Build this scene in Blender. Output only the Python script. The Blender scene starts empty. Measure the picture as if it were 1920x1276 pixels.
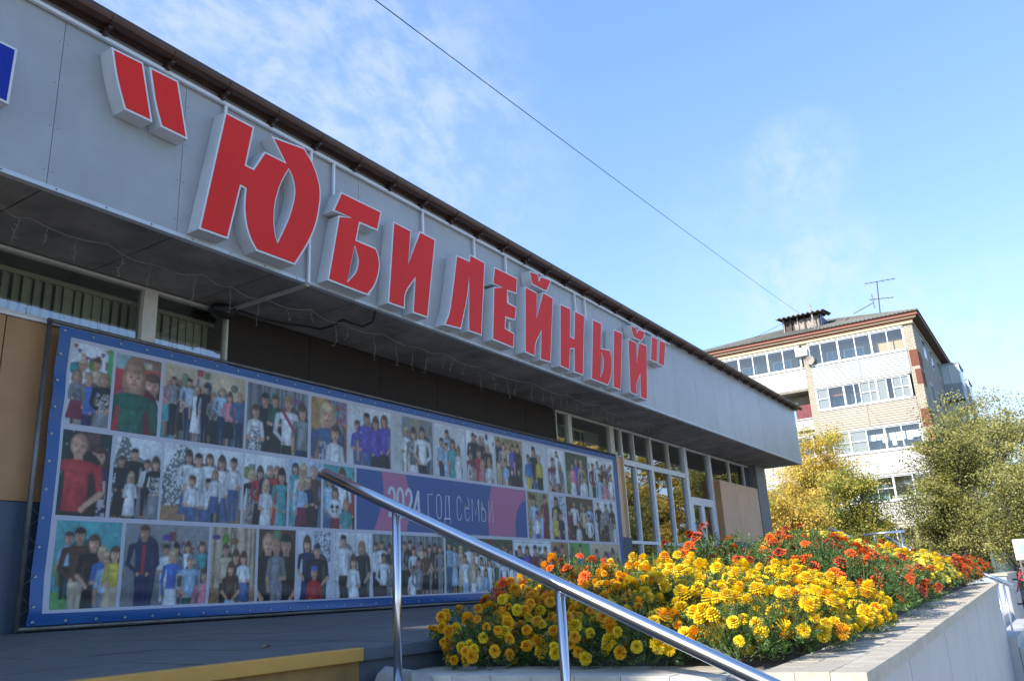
import bpy, math, random
import numpy as np
from mathutils import Vector, Matrix
from mathutils.geometry import tessellate_polygon

sc = bpy.context.scene
COL = sc.collection
rad = math.radians

# ------------------------------------------------------------------ camera
def cam_axes(yaw, pitch, roll):
    f = np.array([math.cos(pitch)*math.cos(yaw), math.cos(pitch)*math.sin(yaw), math.sin(pitch)])
    r = np.array([math.sin(yaw), -math.cos(yaw), 0.0]); u = np.cross(r, f)
    return r*math.cos(roll)+u*math.sin(roll), -r*math.sin(roll)+u*math.cos(roll), f
FPX = 1569.46
CR, CU, CF = cam_axes(rad(32.26), rad(16.877), rad(-3.051))
cam = bpy.data.cameras.new('camera'); camo = bpy.data.objects.new('camera', cam); COL.objects.link(camo)
cam.sensor_width = 36.0; cam.lens = FPX/1920*36; cam.clip_start = .05; cam.clip_end = 6000
camo.matrix_world = Matrix(((CR[0], CU[0], -CF[0], 0), (CR[1], CU[1], -CF[1], 0), (CR[2], CU[2], -CF[2], 0), (0, 0, 0, 1)))
sc.camera = camo
sc.render.resolution_x = 1024; sc.render.resolution_y = 680

# ------------------------------------------------------------------ light
SUN = Vector((-1.0, .31, .665)).normalized()            # towards the sun
elev = math.asin(SUN.z)
sun = bpy.data.lights.new('sun', 'SUN'); sun.energy = 3.2; sun.angle = rad(.55); sun.color = (1.0, .93, .82)
suno = bpy.data.objects.new('sun', sun); COL.objects.link(suno)
suno.rotation_euler = SUN.to_track_quat('Z', 'Y').to_euler()
suno.location = (-10, 10, 20)
w = bpy.data.worlds.new('World'); sc.world = w; w.use_nodes = True
nt = w.node_tree; nt.nodes.clear()
N = nt.nodes.new; L = nt.links.new
out = N('ShaderNodeOutputWorld'); bg = N('ShaderNodeBackground'); sky = N('ShaderNodeTexSky')
sky.sky_type = 'NISHITA'; sky.sun_disc = False; sky.sun_elevation = elev
sky.sun_rotation = math.atan2(SUN.x, SUN.y); sky.air_density = 1.0; sky.dust_density = .25; sky.ozone_density = 2.2; sky.altitude = 100
tc = N('ShaderNodeTexCoord')
def vmath(op, a=None, b=None):
    n = N('ShaderNodeVectorMath'); n.operation = op
    for i, v in enumerate((a, b)):
        if v is None: continue
        if hasattr(v, 'is_output') or isinstance(v, bpy.types.NodeSocket): L(v, n.inputs[i])
        else: n.inputs[i].default_value = v
    return n
def fmath(op, a, b=None, clamp=False):
    n = N('ShaderNodeMath'); n.operation = op; n.use_clamp = clamp
    for i, v in enumerate((a, b)):
        if v is None: continue
        if isinstance(v, bpy.types.NodeSocket): L(v, n.inputs[i])
        else: n.inputs[i].default_value = v
    return n.outputs[0]
mp = N('ShaderNodeMapping'); mp.inputs['Rotation'].default_value = (0, rad(20), rad(50)); mp.inputs['Scale'].default_value = (2.6, 15.0, 15.0)
L(tc.outputs['Generated'], mp.inputs['Vector'])
n1 = N('ShaderNodeTexNoise'); n1.inputs['Scale'].default_value = 2.2; n1.inputs['Detail'].default_value = 13; n1.inputs['Roughness'].default_value = .62; n1.inputs['Distortion'].default_value = .25
L(mp.outputs[0], n1.inputs['Vector'])
n2 = N('ShaderNodeTexNoise'); n2.inputs['Scale'].default_value = 1.6; n2.inputs['Detail'].default_value = 3
L(tc.outputs['Generated'], n2.inputs['Vector'])
def blob(px, py, width, amp):
    d = CF*FPX + CR*(px-960) - CU*(py-638); d = d/np.linalg.norm(d)
    dt = vmath('DOT_PRODUCT', tc.outputs['Generated'], tuple(d)).outputs['Value']
    mr = N('ShaderNodeMapRange'); mr.interpolation_type = 'SMOOTHSTEP'
    mr.inputs['From Min'].default_value = math.cos(rad(width)); mr.inputs['From Max'].default_value = 1.0
    mr.inputs['To Max'].default_value = amp
    L(dt, mr.inputs['Value']); return mr.outputs[0]
mask = fmath('MULTIPLY', fmath('SUBTRACT', n2.outputs[0], .52, True), .4)
for b_ in ((560, 60, 17, .24), (820, 330, 11, .16), (1500, 300, 4.2, .20), (1560, 570, 7, .26), (1880, 720, 9, .30), (200, -200, 20, .14), (1420, 470, 8, .10)):
    mask = fmath('ADD', mask, blob(*b_))
wis = N('ShaderNodeMapRange'); wis.interpolation_type = 'SMOOTHSTEP'
wis.inputs['From Min'].default_value = .32; wis.inputs['From Max'].default_value = .72
L(n1.outputs[0], wis.inputs['Value'])
cl = fmath('MULTIPLY', mask, fmath('ADD', fmath('MULTIPLY', wis.outputs[0], 1.3), .30), True)
mixc = N('ShaderNodeMix'); mixc.data_type = 'RGBA'
L(cl, mixc.inputs['Factor'])
gm = N('ShaderNodeMix'); gm.data_type = 'RGBA'; gm.blend_type = 'MULTIPLY'; gm.inputs['Factor'].default_value = 1.0
L(sky.outputs[0], gm.inputs['A']); gm.inputs['B'].default_value = (1.0, .99, 1.04, 1)
sepz = N('ShaderNodeSeparateXYZ'); L(tc.outputs['Generated'], sepz.inputs[0])
grad = N('ShaderNodeValToRGB'); e0, e1 = grad.color_ramp.elements
e0.position = .0; e0.color = (1.30, 1.72, 2.30, 1); e1.position = .75; e1.color = (.42, 1.02, 2.35, 1)
em = grad.color_ramp.elements.new(.28); em.color = (.78, 1.38, 2.42, 1)
L(sepz.outputs[2], grad.inputs[0])
sm = N('ShaderNodeMix'); sm.data_type = 'RGBA'; sm.inputs['Factor'].default_value = .55
L(gm.outputs['Result'], sm.inputs['A']); L(grad.outputs[0], sm.inputs['B']); L(sm.outputs['Result'], mixc.inputs['A']); mixc.inputs['B'].default_value = (2.1, 2.3, 2.6, 1)
L(mixc.outputs['Result'], bg.inputs['Color']); bg.inputs['Strength'].default_value = .15
L(bg.outputs[0], out.inputs['Surface'])
sc.view_settings.view_transform = 'Standard'; sc.view_settings.look = 'None'
sc.view_settings.gamma = 1.0; sc.view_settings.use_curve_mapping = False
sc.view_settings.exposure = 1.48
sc.render.engine = 'CYCLES'
sc.cycles.max_bounces = 8; sc.cycles.transparent_max_bounces = 12

# ------------------------------------------------------------------ helpers
def ray(x, y):
    d = CF*FPX + CR*(x-960) - CU*(y-638); return d/np.linalg.norm(d)
def onY(x, y, Y): d = ray(x, y); return d*(Y/d[1])
def onX(x, y, X): d = ray(x, y); return d*(X/d[0])
def onZ(x, y, Z): d = ray(x, y); return d*(Z/d[2])

def tag(o, label=None, cat=None, group=None, kind=None):
    if label: o['label'] = label
    if cat: o['category'] = cat
    if group: o['group'] = group
    if kind: o['kind'] = kind
    return o
def empty(name, loc, label, cat, group=None):
    o = bpy.data.objects.new(name, None); COL.objects.link(o); o.location = loc; o.empty_display_size = .2
    return tag(o, label, cat, group)
def link(name, me, m=None, parent=None, smooth=False):
    o = bpy.data.objects.new(name, me); COL.objects.link(o)
    if m is not None and len(me.materials) == 0: me.materials.append(m)
    if parent is not None:
        o.parent = parent; o.matrix_parent_inverse = parent.matrix_basis.inverted() if False else Matrix()
        if parent.type == 'EMPTY' or True:
            # geometry is written in world coordinates: cancel the parent's location
            o.location = -world_loc(parent)
    if smooth: me.polygons.foreach_set('use_smooth', [True]*len(me.polygons))
    return o
def world_loc(o):
    v = Vector(o.location)
    p = o.parent
    while p is not None:
        v += Vector(p.location); p = p.parent
    return v

class MB:
    def __init__(s): s.v = []; s.f = []
    def quad(s, *p):
        n = len(s.v); s.v += [tuple(q) for q in p]; s.f.append(tuple(range(n, n+len(p)))); return s
    def box(s, x0, y0, z0, x1, y1, z1):
        x0, x1 = sorted((x0, x1)); y0, y1 = sorted((y0, y1)); z0, z1 = sorted((z0, z1))
        n = len(s.v)
        s.v += [(x0,y0,z0),(x1,y0,z0),(x1,y1,z0),(x0,y1,z0),(x0,y0,z1),(x1,y0,z1),(x1,y1,z1),(x0,y1,z1)]
        for f in ((0,3,2,1),(4,5,6,7),(0,1,5,4),(1,2,6,5),(2,3,7,6),(3,0,4,7)): s.f.append(tuple(n+i for i in f))
        return s
    def hexa(s, b, t):      # 4 bottom points, 4 top points
        n = len(s.v); s.v += [tuple(q) for q in b]+[tuple(q) for q in t]
        for f in ((0,3,2,1),(4,5,6,7),(0,1,5,4),(1,2,6,5),(2,3,7,6),(3,0,4,7)): s.f.append(tuple(n+i for i in f))
        return s
    def tube(s, pts, r, seg=8, r1=None, caps=True):
        pts = [Vector(p) for p in pts]; n0 = len(s.v); m = len(pts)
        up = Vector((0, 0, 1)); prev = None
        for i, p in enumerate(pts):
            t = (pts[min(i+1, m-1)]-pts[max(i-1, 0)]).normalized()
            a = prev if prev is not None else (up if abs(t.z) < .9 else Vector((1, 0, 0)))
            u = (a - t*a.dot(t)).normalized(); prev = u; v = t.cross(u)
            rr = r if r1 is None else r+(r1-r)*i/(m-1)
            for k in range(seg):
                c = 2*math.pi*k/seg; q = p+(u*math.cos(c)+v*math.sin(c))*rr; s.v.append(tuple(q))
        for i in range(m-1):
            for k in range(seg):
                a = n0+i*seg+k; b = n0+i*seg+(k+1) % seg; s.f.append((a, b, b+seg, a+seg))
        if caps:
            s.f.append(tuple(n0+k for k in reversed(range(seg)))); s.f.append(tuple(n0+(m-1)*seg+k for k in range(seg)))
        return s
    def mesh(s, name):
        me = bpy.data.meshes.new(name); me.from_pydata(s.v, [], s.f); me.update(); return me
    def build(s, name, m, parent=None, smooth=False, bevel=0):
        o = link(name, s.mesh(name), m, parent, smooth)
        if bevel:
            b = o.modifiers.new('bevel', 'BEVEL'); b.width = bevel; b.segments = 2; b.limit_method = 'ANGLE'
        return o
def np_mesh(name, V, F, mats=(), midx=None, smooth=False):
    me = bpy.data.meshes.new(name); k = F.shape[1]
    me.vertices.add(len(V)); me.vertices.foreach_set('co', V.astype(np.float32).ravel())
    me.loops.add(F.size); me.loops.foreach_set('vertex_index', F.astype(np.int32).ravel())
    me.polygons.add(len(F)); me.polygons.foreach_set('loop_start', np.arange(0, F.size, k, dtype=np.int32))
    me.polygons.foreach_set('loop_total', np.full(len(F), k, dtype=np.int32))
    for m in mats: me.materials.append(m)
    if midx is not None: me.polygons.foreach_set('material_index', midx.astype(np.int32))
    me.update(calc_edges=True)
    if smooth: me.polygons.foreach_set('use_smooth', np.ones(len(F), dtype=bool))
    return me

def mat(name, col, rough=.6, metal=0.0, var=0.0, vscale=4.0, bump=0.0, bscale=40.0, spec=.5, col2=None, stretch=None, stain=None, dirt=None, randv=0.0, trans=0.0):
    m = bpy.data.materials.new(name); m.use_nodes = True; t = m.node_tree; b = t.nodes['Principled BSDF']
    b.inputs['Roughness'].default_value = rough; b.inputs['Metallic'].default_value = metal
    b.inputs['Specular IOR Level'].default_value = spec
    n = t.nodes.new; l = t.links.new
    tc = n('ShaderNodeTexCoord'); src = tc.outputs['Object']
    if stretch:
        mp = n('ShaderNodeMapping'); mp.inputs['Scale'].default_value = stretch; l(src, mp.inputs[0]); src = mp.outputs[0]
    base = None
    c = (*col, 1)
    b.inputs['Base Color'].default_value = c
    if var or col2:
        nz = n('ShaderNodeTexNoise'); nz.inputs['Scale'].default_value = vscale; nz.inputs['Detail'].default_value = 6; nz.inputs['Roughness'].default_value = .65
        l(src, nz.inputs['Vector'])
        rp = n('ShaderNodeValToRGB'); rp.color_ramp.elements[0].position = .33; rp.color_ramp.elements[1].position = .68
        c2 = col2 if col2 else tuple(min(1, x*(1+var)) for x in col)
        c1 = col if col2 else tuple(x*(1-var) for x in col)
        rp.color_ramp.elements[0].color = (*c1, 1); rp.color_ramp.elements[1].color = (*c2, 1)
        l(nz.outputs[0], rp.inputs[0]); base = rp.outputs[0]
    if stain:   # (colour, scale, threshold, stretch)
        sn = n('ShaderNodeTexNoise'); sn.inputs['Scale'].default_value = stain[1]; sn.inputs['Detail'].default_value = 8; sn.inputs['Roughness'].default_value = .7
        mp2 = n('ShaderNodeMapping'); mp2.inputs['Scale'].default_value = stain[3]; l(tc.outputs['Object'], mp2.inputs[0]); l(mp2.outputs[0], sn.inputs['Vector'])
        mr = n('ShaderNodeMapRange'); mr.inputs['From Min'].default_value = stain[2]; mr.inputs['From Max'].default_value = stain[2]+.2; mr.inputs['To Max'].default_value = stain[4] if len(stain) > 4 else .8
        l(sn.outputs[0], mr.inputs['Value'])
        mx = n('ShaderNodeMix'); mx.data_type = 'RGBA'; l(mr.outputs[0], mx.inputs['Factor'])
        if base is not None: l(base, mx.inputs['A'])
        else: mx.inputs['A'].default_value = c
        mx.inputs['B'].default_value = (*stain[0], 1); base = mx.outputs['Result']
    if randv:
        oi = n('ShaderNodeObjectInfo'); mr = n('ShaderNodeMapRange'); mr.inputs['To Min'].default_value = 1-randv; mr.inputs['To Max'].default_value = 1+randv
        l(oi.outputs['Random'], mr.inputs['Value'])
        mx = n('ShaderNodeVectorMath'); mx.operation = 'SCALE'
        if base is not None: l(base, mx.inputs[0])
        else: mx.inputs[0].default_value = col
        l(mr.outputs[0], mx.inputs['Scale']); base = mx.outputs[0]
    if base is not None: l(base, b.inputs['Base Color'])
    if bump:
        bn = n('ShaderNodeTexNoise'); bn.inputs['Scale'].default_value = bscale; bn.inputs['Detail'].default_value = 4
        l(src, bn.inputs['Vector']); bp = n('ShaderNodeBump'); bp.inputs['Strength'].default_value = bump; bp.inputs['Distance'].default_value = .02
        l(bn.outputs[0], bp.inputs['Height']); l(bp.outputs[0], b.inputs['Normal'])
    if trans:
        tr = n('ShaderNodeBsdfTranslucent'); ms = n('ShaderNodeMixShader'); ms.inputs[0].default_value = trans
        if base is not None: l(base, tr.inputs['Color'])
        else: tr.inputs['Color'].default_value = c
        l(b.outputs[0], ms.inputs[1]); l(tr.outputs[0], ms.inputs[2]); l(ms.outputs[0], t.nodes['Material Output'].inputs['Surface'])
    return m
def glass_mat(name, tint, refl=.3, rough=.01, wob=0.0, fres=.5):
    m = bpy.data.materials.new(name); m.use_nodes = True; t = m.node_tree; t.nodes.clear(); n = t.nodes.new; l = t.links.new
    o = n('ShaderNodeOutputMaterial'); tr = n('ShaderNodeBsdfTransparent'); tr.inputs[0].default_value = (*tint, 1)
    g = n('ShaderNodeBsdfGlossy'); g.inputs['Roughness'].default_value = rough; g.inputs['Color'].default_value = (.95, .97, 1, 1)
    lw = n('ShaderNodeLayerWeight'); lw.inputs['Blend'].default_value = .35
    mr = n('ShaderNodeMapRange'); mr.inputs['To Min'].default_value = refl; mr.inputs['To Max'].default_value = min(1, refl+fres); l(lw.outputs['Fresnel'], mr.inputs['Value'])
    mx = n('ShaderNodeMixShader'); l(mr.outputs[0], mx.inputs[0]); l(tr.outputs[0], mx.inputs[1]); l(g.outputs[0], mx.inputs[2]); l(mx.outputs[0], o.inputs[0])
    if wob:
        tc = n('ShaderNodeTexCoord'); nz = n('ShaderNodeTexNoise'); nz.inputs['Scale'].default_value = 1.6; nz.inputs['Detail'].default_value = 1.5; l(tc.outputs['Object'], nz.inputs['Vector'])
        bp = n('ShaderNodeBump'); bp.inputs['Strength'].default_value = wob; bp.inputs['Distance'].default_value = .02; l(nz.outputs[0], bp.inputs['Height']); l(bp.outputs[0], g.inputs['Normal'])
    return m

M = {}
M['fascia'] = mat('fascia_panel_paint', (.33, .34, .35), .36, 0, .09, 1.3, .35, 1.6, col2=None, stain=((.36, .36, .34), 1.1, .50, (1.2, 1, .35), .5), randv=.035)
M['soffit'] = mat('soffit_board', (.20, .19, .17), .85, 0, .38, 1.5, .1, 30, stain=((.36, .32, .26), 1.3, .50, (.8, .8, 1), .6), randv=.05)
M['dark_gap'] = mat('dark_backing', (.03, .033, .036), .9)
M['flash'] = mat('flashing_metal', (.46, .50, .53), .4, .2, .08, 6)
M['gutter'] = mat('brown_gutter_metal', (.065, .030, .019), .38, .15, .2, 6)
M['roofmetal'] = mat('brown_roof_metal', (.06, .03, .022), .5, .1, .2, 5)
M['tan'] = mat('tan_cladding', (.40, .21, .09), .6, 0, .10, 2.2, .05, 20, randv=.03)
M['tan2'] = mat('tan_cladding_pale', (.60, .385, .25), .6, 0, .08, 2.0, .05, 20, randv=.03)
M['plinth'] = mat('blue_grey_cladding', (.045, .065, .10), .5, 0, .12, 2.0, .05, 20, randv=.04)
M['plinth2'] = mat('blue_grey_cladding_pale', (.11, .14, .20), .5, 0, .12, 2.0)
M['colgrey'] = mat('column_panel_grey', (.17, .175, .17), .6, 0, .10, 2.0)
M['darkwall'] = mat('dark_brown_screen', (.022, .014, .009), .8, 0, .3, 30, .3, 90)
M['pvc'] = mat('white_window_profile', (.66, .68, .70), .35, 0, .05, 5)
M['pvcold'] = mat('cream_window_profile', (.55, .53, .46), .5, 0, .12, 4)
M['glass'] = glass_mat('window_glass', (.84, .88, .76), .24, .012, .10, .55)
M['glass_apt'] = glass_mat('balcony_glass', (.85, .90, .88), .10, .02, 0, .35)
M['interior'] = mat('interior_paint', (.20, .20, .18), .8)
M['intfloor'] = mat('interior_floor', (.12, .10, .08), .6)
M['blind'] = mat('blind_fabric', (.42, .43, .35), .8, 0, .05, 8)
M['white_letter'] = mat('letter_white_body', (.60, .61, .62), .45, 0, .06, 3.0, stain=((.50, .47, .38), 2.2, .60, (1, 1, 2), .5))
M['red'] = mat('letter_red_face', (.68, .022, .014), .5, 0, .05, 1.2, randv=.03, spec=.2)
M['bluelet'] = mat('letter_blue_face', (.008, .025, .27), .5, spec=.2)
M['steelwhite'] = mat('white_painted_steel', (.68, .71, .75), .4)
M['vinyl'] = mat('blue_banner_vinyl', (.013, .080, .26), .38, 0, .08, 1.5)
M['vinylwhite'] = mat('white_banner_vinyl', (.42, .43, .50), .45)
M['pipe'] = mat('grey_frame_pipe', (.16, .155, .15), .45, .5, .2, 5)
M['cord'] = mat('white_lacing_cord', (.12, .11, .10), .7)
M['wire'] = mat('garland_wire', (.20, .19, .16), .6)
M['black'] = mat('black_plastic', (.012, .012, .013), .6)
M['steel'] = mat('polished_stainless_steel', (.66, .66, .68), .24, 1.0, .05, 3, stretch=None)
M['terrace'] = mat('terrace_stone_tile', (.105, .104, .098), .62, 0, .20, 3.0, .15, 60, stain=((.035, .04, .045), 2.0, .56, (.5, 2.5, 1), .6))
M['yellow'] = mat('yellow_step_paint', (.50, .27, .055), .6, 0, .10, 5, .1, 50, stain=((.10, .09, .06), 6.0, .66, (1, 1, 2), .8))
M['kerbgrey'] = mat('grey_edge_paint', (.085, .10, .12), .6, 0, .15, 5, stain=((.06, .06, .06), 5.0, .62, (1, 1, 2), .6))
M['concrete'] = mat('raw_concrete', (.30, .29, .27), .85, 0, .2, 4, .3, 40)
M['paver'] = mat('beige_paver', (.40, .36, .29), .82, 0, .14, 14, .25, 70, randv=.07, stain=((.26, .23, .18), 7.0, .60, (1, 1, 1), .6))
M['paverface'] = mat('pale_paver_edge', (.52, .49, .41), .8, 0, .12, 12, .2, 60, randv=.05)
M['siding'] = mat('white_wall_siding', (.30, .325, .35), .45, 0, .08, 2.5, .04, 6, randv=.03, stain=((.36, .36, .33), 2.5, .62, (1, 1, .4), .5))
M['pavement'] = mat('pale_pavement', (.45, .44, .42), .85, 0, .15, 1.5, .2, 30)
M['ground'] = mat('ground_earth_grass', (.07, .085, .035), .95, 0, .4, .6, .3, 6, col2=(.13, .12, .06))
M['soil'] = mat('dry_soil', (.11, .085, .06), .95, 0, .35, 9, .8, 40, col2=(.20, .16, .12))

# ------------------------------------------------------------------ ground and terrace
def sheet(name, x0, y0, x1, y1, z, m):
    mb = MB(); mb.quad((x0, y0, z), (x1, y0, z), (x1, y1, z), (x0, y1, z)); return tag(mb.build(name, m), kind='structure')
sheet('ground', -3000, -3000, 3000, 3000, -1.72, M['ground'])
sheet('pavement', -30, -14, 60, 3.2, -1.716, M['pavement'])
sheet('road', -30, -24, 110, -14, -1.712, mat('asphalt', (.05, .05, .052), .9, 0, .2, 2))

TW, TE = -.10, -.20       # terrace height at the wall and at its edge
YE = 2.76
mb = MB()
mb.hexa([(-14, YE, -1.7), (28.6, YE, -1.7), (28.6, 7.98, -1.7), (-14, 7.98, -1.7)],
        [(-14, YE+.002, TE), (28.6, YE+.002, TE), (28.6, 7.98, TW), (-14, 7.98, TW)])
terrace = tag(mb.build('terrace', M['terrace']), kind='structure')
# tile joints: individual floor tiles along the terrace (large slabs)
tl = None
rng = random.Random(5)
xs = np.arange(-2.0, 15.0, .60)
def tz(y): return TE+(TW-TE)*(y-YE)/(7.98-YE)
tile_mats = M['terrace']
for i, x in enumerate(xs):
    for j in range(9):
        y0 = YE+.02+j*.58
        if y0+.57 > 7.95: continue
        if x > 9 and j < 7: continue
        a, b = x+.004, x+.596; c, d = y0+.004, y0+.572
        h = .006+rng.uniform(-.0015, .0015)
        q = MB(); q.hexa([(a, c, tz(c)-.01), (b, c, tz(c)-.01), (b, d, tz(d)-.01), (a, d, tz(d)-.01)],
                         [(a, c, tz(c)+h), (b, c, tz(c)+h), (b, d, tz(d)+h), (a, d, tz(d)+h)])
        q.build('floor_tile', M['terrace'], terrace)
# nosing strip and riser: yellow to X=2.95, grey beyond
def edge(name, x0, x1, ms, mr):
    q = MB(); q.box(x0, YE-.035, TE-.045, x1, YE+.03, TE+.011); o = q.build(name, ms, bevel=.004); tag(o, kind='structure')
    q = MB(); q.box(x0, YE-.006, TE-.17, x1, YE-.0005, TE-.046); q.build('riser', mr, o)
    return o
edge('step_nosing', -14, 2.95, M['yellow'], mat('dirty_yellow_riser', (.30, .17, .045), .7, 0, .25, 4, .2, 40, stain=((.06, .05, .035), 5.0, .55, (1, 1, 3), .8)))
edge('terrace_edge', 2.952, 15.4, M['kerbgrey'], M['kerbgrey'])
# stairs going down away from the building
st = MB(); zt = TE-.16; y = YE-.012
for k in range(9):
    st.box(-14, y-.36, -1.71, 3.03, y, zt-.0); y -= .352; zt -= .16
stair = tag(st.build('stairs', M['terrace']), kind='structure')
y = YE-.012; zt = TE-.16
for k in range(4):
    q = MB(); q.box(-14, y-.365, zt-.04, 2.6, y-.30, zt+.006); q.build('nosing', M['yellow'], stair, bevel=.004); y -= .352; zt -= .16

# ------------------------------------------------------------------ raised flower bed
def yo(x): return .73+.0345*(x-4.42)
def ztop(x): return -.30 if x < 4 else -.30+.0095*(x-4)
XF = 3.10; XE = 15.5
bed = empty('raised_flower_bed', (9, 1.8, -1.7), 'long raised flower bed walled in white panels with a beige paver coping', 'flower bed')
def wallseg(x0, x1, gap=.006):
    q = MB(); a, b = x0+gap, x1-gap
    q.hexa([(a, yo(a), -1.71), (b, yo(b), -1.71), (b, yo(b)+.03, -1.71), (a, yo(a)+.03, -1.71)],
           [(a, yo(a), ztop(a)-.055), (b, yo(b), ztop(b)-.055), (b, yo(b)+.03, ztop(b)-.055), (a, yo(a)+.03, ztop(a)-.055)])
    return q
joints = [3.16]+[4.42+1.8*k for k in range(6)]+[XE]
for a, b in zip(joints[:-1], joints[1:]): wallseg(a, b).build('wall_panel', M['siding'], bed)
q = MB(); q.hexa([(3.13, yo(3.1)+.032, -1.71), (XE-.02, yo(XE)+.032, -1.71), (XE-.02, yo(XE)+.2, -1.71), (3.13, yo(3.1)+.2, -1.71)],
                 [(3.13, yo(3.1)+.032, ztop(3.1)-.056), (XE-.02, yo(XE)+.032, ztop(XE)-.056), (XE-.02, yo(XE)+.2, ztop(XE)-.056), (3.13, yo(3.1)+.2, ztop(3.1)-.056)])
q.build('inner_wall', M['concrete'], bed)
q = MB(); q.box(3.13, .90, -1.71, 3.30, 2.72, -.345); q.build('front_core', M['concrete'], bed)
# front face siding boards (towards the stairs) and metal drip ledge
y = yo(3.1)
k = 0
while y < 2.7:
    q = MB(); q.box(3.105, y+.004, -1.71, 3.128, min(2.72, y+.30)-.004, -.375); q.build('siding_board', M['siding'], bed); y += .30; k += 1
q = MB(); q.box(3.02, yo(3.1)-.02, -.372, 3.14, 2.70, -.347); q.build('drip_ledge', mat('white_drip_metal', (.72, .76, .82), .35), bed, bevel=.004)
q = MB(); q.box(XE-.02, yo(XE)+.002, -1.71, XE+.02, 2.74, ztop(XE)-.056); q.build('end_wall', M['siding'], bed)
# front coping: four rows of pavers 0.1 wide
rr = random.Random(3)
y = .735
while y < 2.86:
    for r_ in range(4):
        off = .05*(r_ % 2)
        y0 = y+off; y1 = y0+.196
        if y1 > 2.90: continue
        if r_*.1+3.06 > 3.40 and y0 < 1.10: continue
        zz = -.315+rr.uniform(-.0012, .0012)
        if y0 < 1.02: continue
        q = MB(); q.box(3.07+r_*.1+.0008, y0+.0008, -.345, 3.07+(r_+1)*.1-.0008, y1+.002, zz); q.build('paver', M['paver'] if r_ else M['paverface'], bed, bevel=.0015)
    y += .2
q = MB(); q.box(3.12, .76, -.346, 3.46, 2.86, -.322); q.build('coping_bed', M['concrete'], bed)
# side coping: three rows of pavers running along the wall
x = 3.075
far = MB()
while x < XE-.01:
    for r_ in range(-1, 3):
        if r_ == -1:
            if x > 3.1: continue
            r_ = 1; a = x; b = x+.096
        else: a = x+.1*(r_ % 2); b = min(a+.196, XE+.03)
        if a > XE-.05: continue
        s0 = -.04+r_*.118; s1 = s0+.1165
        z0 = ztop(a)+rr.uniform(-.0012, .0012)
        P = [(a+.001, yo(a)+s0, z0-.05), (b+.002, yo(b)+s0, z0-.05), (b+.002, yo(b)+s1, z0-.05), (a+.001, yo(a)+s1, z0-.05)]
        T = [(p[0], p[1], z0) for p in P]
        if x < 8.2:
            q = MB(); q.hexa(P, T); q.build('paver', M['paver'], bed, bevel=.0015)
        else: far.hexa(P, T)
    x += .2
tag(far.build('far_pavers', M['paver'], bed), kind='stuff')
q = MB(); q.hexa([(3.08, yo(3.1)-.03, -.352), (XE, yo(XE)-.03, ztop(XE)-.052), (XE, yo(XE)+.30, ztop(XE)-.052), (3.08, yo(3.1)+.30, -.352)],
                 [(3.08, yo(3.1)-.03, -.330), (XE, yo(XE)-.03, ztop(XE)-.03), (XE, yo(XE)+.30, ztop(XE)-.03), (3.08, yo(3.1)+.30, -.330)])
q.build('coping_mortar', M['concrete'], bed)
# soil surface with clods
def soil_z(x, y):
    t = min(1, max(0, (y-yo(x)-.3)/1.1)); e = min(1, max(0, (x-3.45)/1.2))
    return -.335+.12*math.sin(math.pi*min(1, t*.9))*e+(.10*min(1, max(0, (x-6)/4)))
nx, ny = 120, 26; V = []; F = []
rs = np.random.RandomState(4)
for i in range(nx+1):
    x = 3.44+(XE-3.46)*i/nx
    for j in range(ny+1):
        y = yo(x)+.29+(2.72-yo(x)-.29)*j/ny
        V.append((x, y, soil_z(x, y)+rs.uniform(-.014, .014)-.01))
for i in range(nx):
    for j in range(ny):
        a = i*(ny+1)+j; F.append((a, a+ny+1, a+ny+2, a+1))
so = link('soil', np_mesh('soil', np.array(V), np.array(F), [M['soil']], smooth=False), None, bed)
# broken paver lumps by the stairs
lump = MB(); lump.hexa([(2.93, 2.42, -.37), (3.06, 2.40, -.37), (3.08, 2.72, -.37), (2.96, 2.70, -.37)], [(2.95, 2.45, -.285), (3.05, 2.44, -.30), (3.06, 2.70, -.27), (2.98, 2.68, -.30)])
tag(lump.build('broken_paver', M['concrete'], bevel=.012), 'broken lump of pale concrete at the end of the yellow step edge', 'rubble')

# ------------------------------------------------------------------ club building
club = empty('club_building', (10, 12, -1.7), 'low grey club building with a deep panelled overhang, brown gutter and glazed entrance', 'building')
def cb(name, m, *boxes, **k):
    q = MB()
    for b in boxes: q.box(*b)
    return q.build(name, m, club, **k)
ZS = 3.46; ZT = 5.22; YF = 6.60; XL = -9.0; XR = 27.15
pitch = 1.2565; j0 = 3.27
js = [j0+pitch*k for k in range(-10, 19)]; js = [XL]+[j for j in js if j > XL+.1 and j < XR-.3]+[XR]
for a, b in zip(js[:-1], js[1:]):
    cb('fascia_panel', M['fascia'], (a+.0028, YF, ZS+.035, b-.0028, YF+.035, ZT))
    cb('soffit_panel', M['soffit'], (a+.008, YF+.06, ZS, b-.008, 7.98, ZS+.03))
cb('fascia_backing', M['dark_gap'], (XL, YF+.037, ZS+.04, XR-.01, YF+.2, ZT-.02))
cb('fascia_end', M['fascia'], (XR-.008, YF+.04, ZS+.035, XR+.004, 24, ZT))
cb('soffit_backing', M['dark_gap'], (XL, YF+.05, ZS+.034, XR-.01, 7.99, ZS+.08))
cb('flashing', M['flash'], (XL, YF-.012, ZS-.006, XR+.006, YF+.055, ZS+.032))
cb('soffit_end', M['soffit'], (26.75, 7.98, ZS, XR-.01, 24, ZS+.03))
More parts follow.
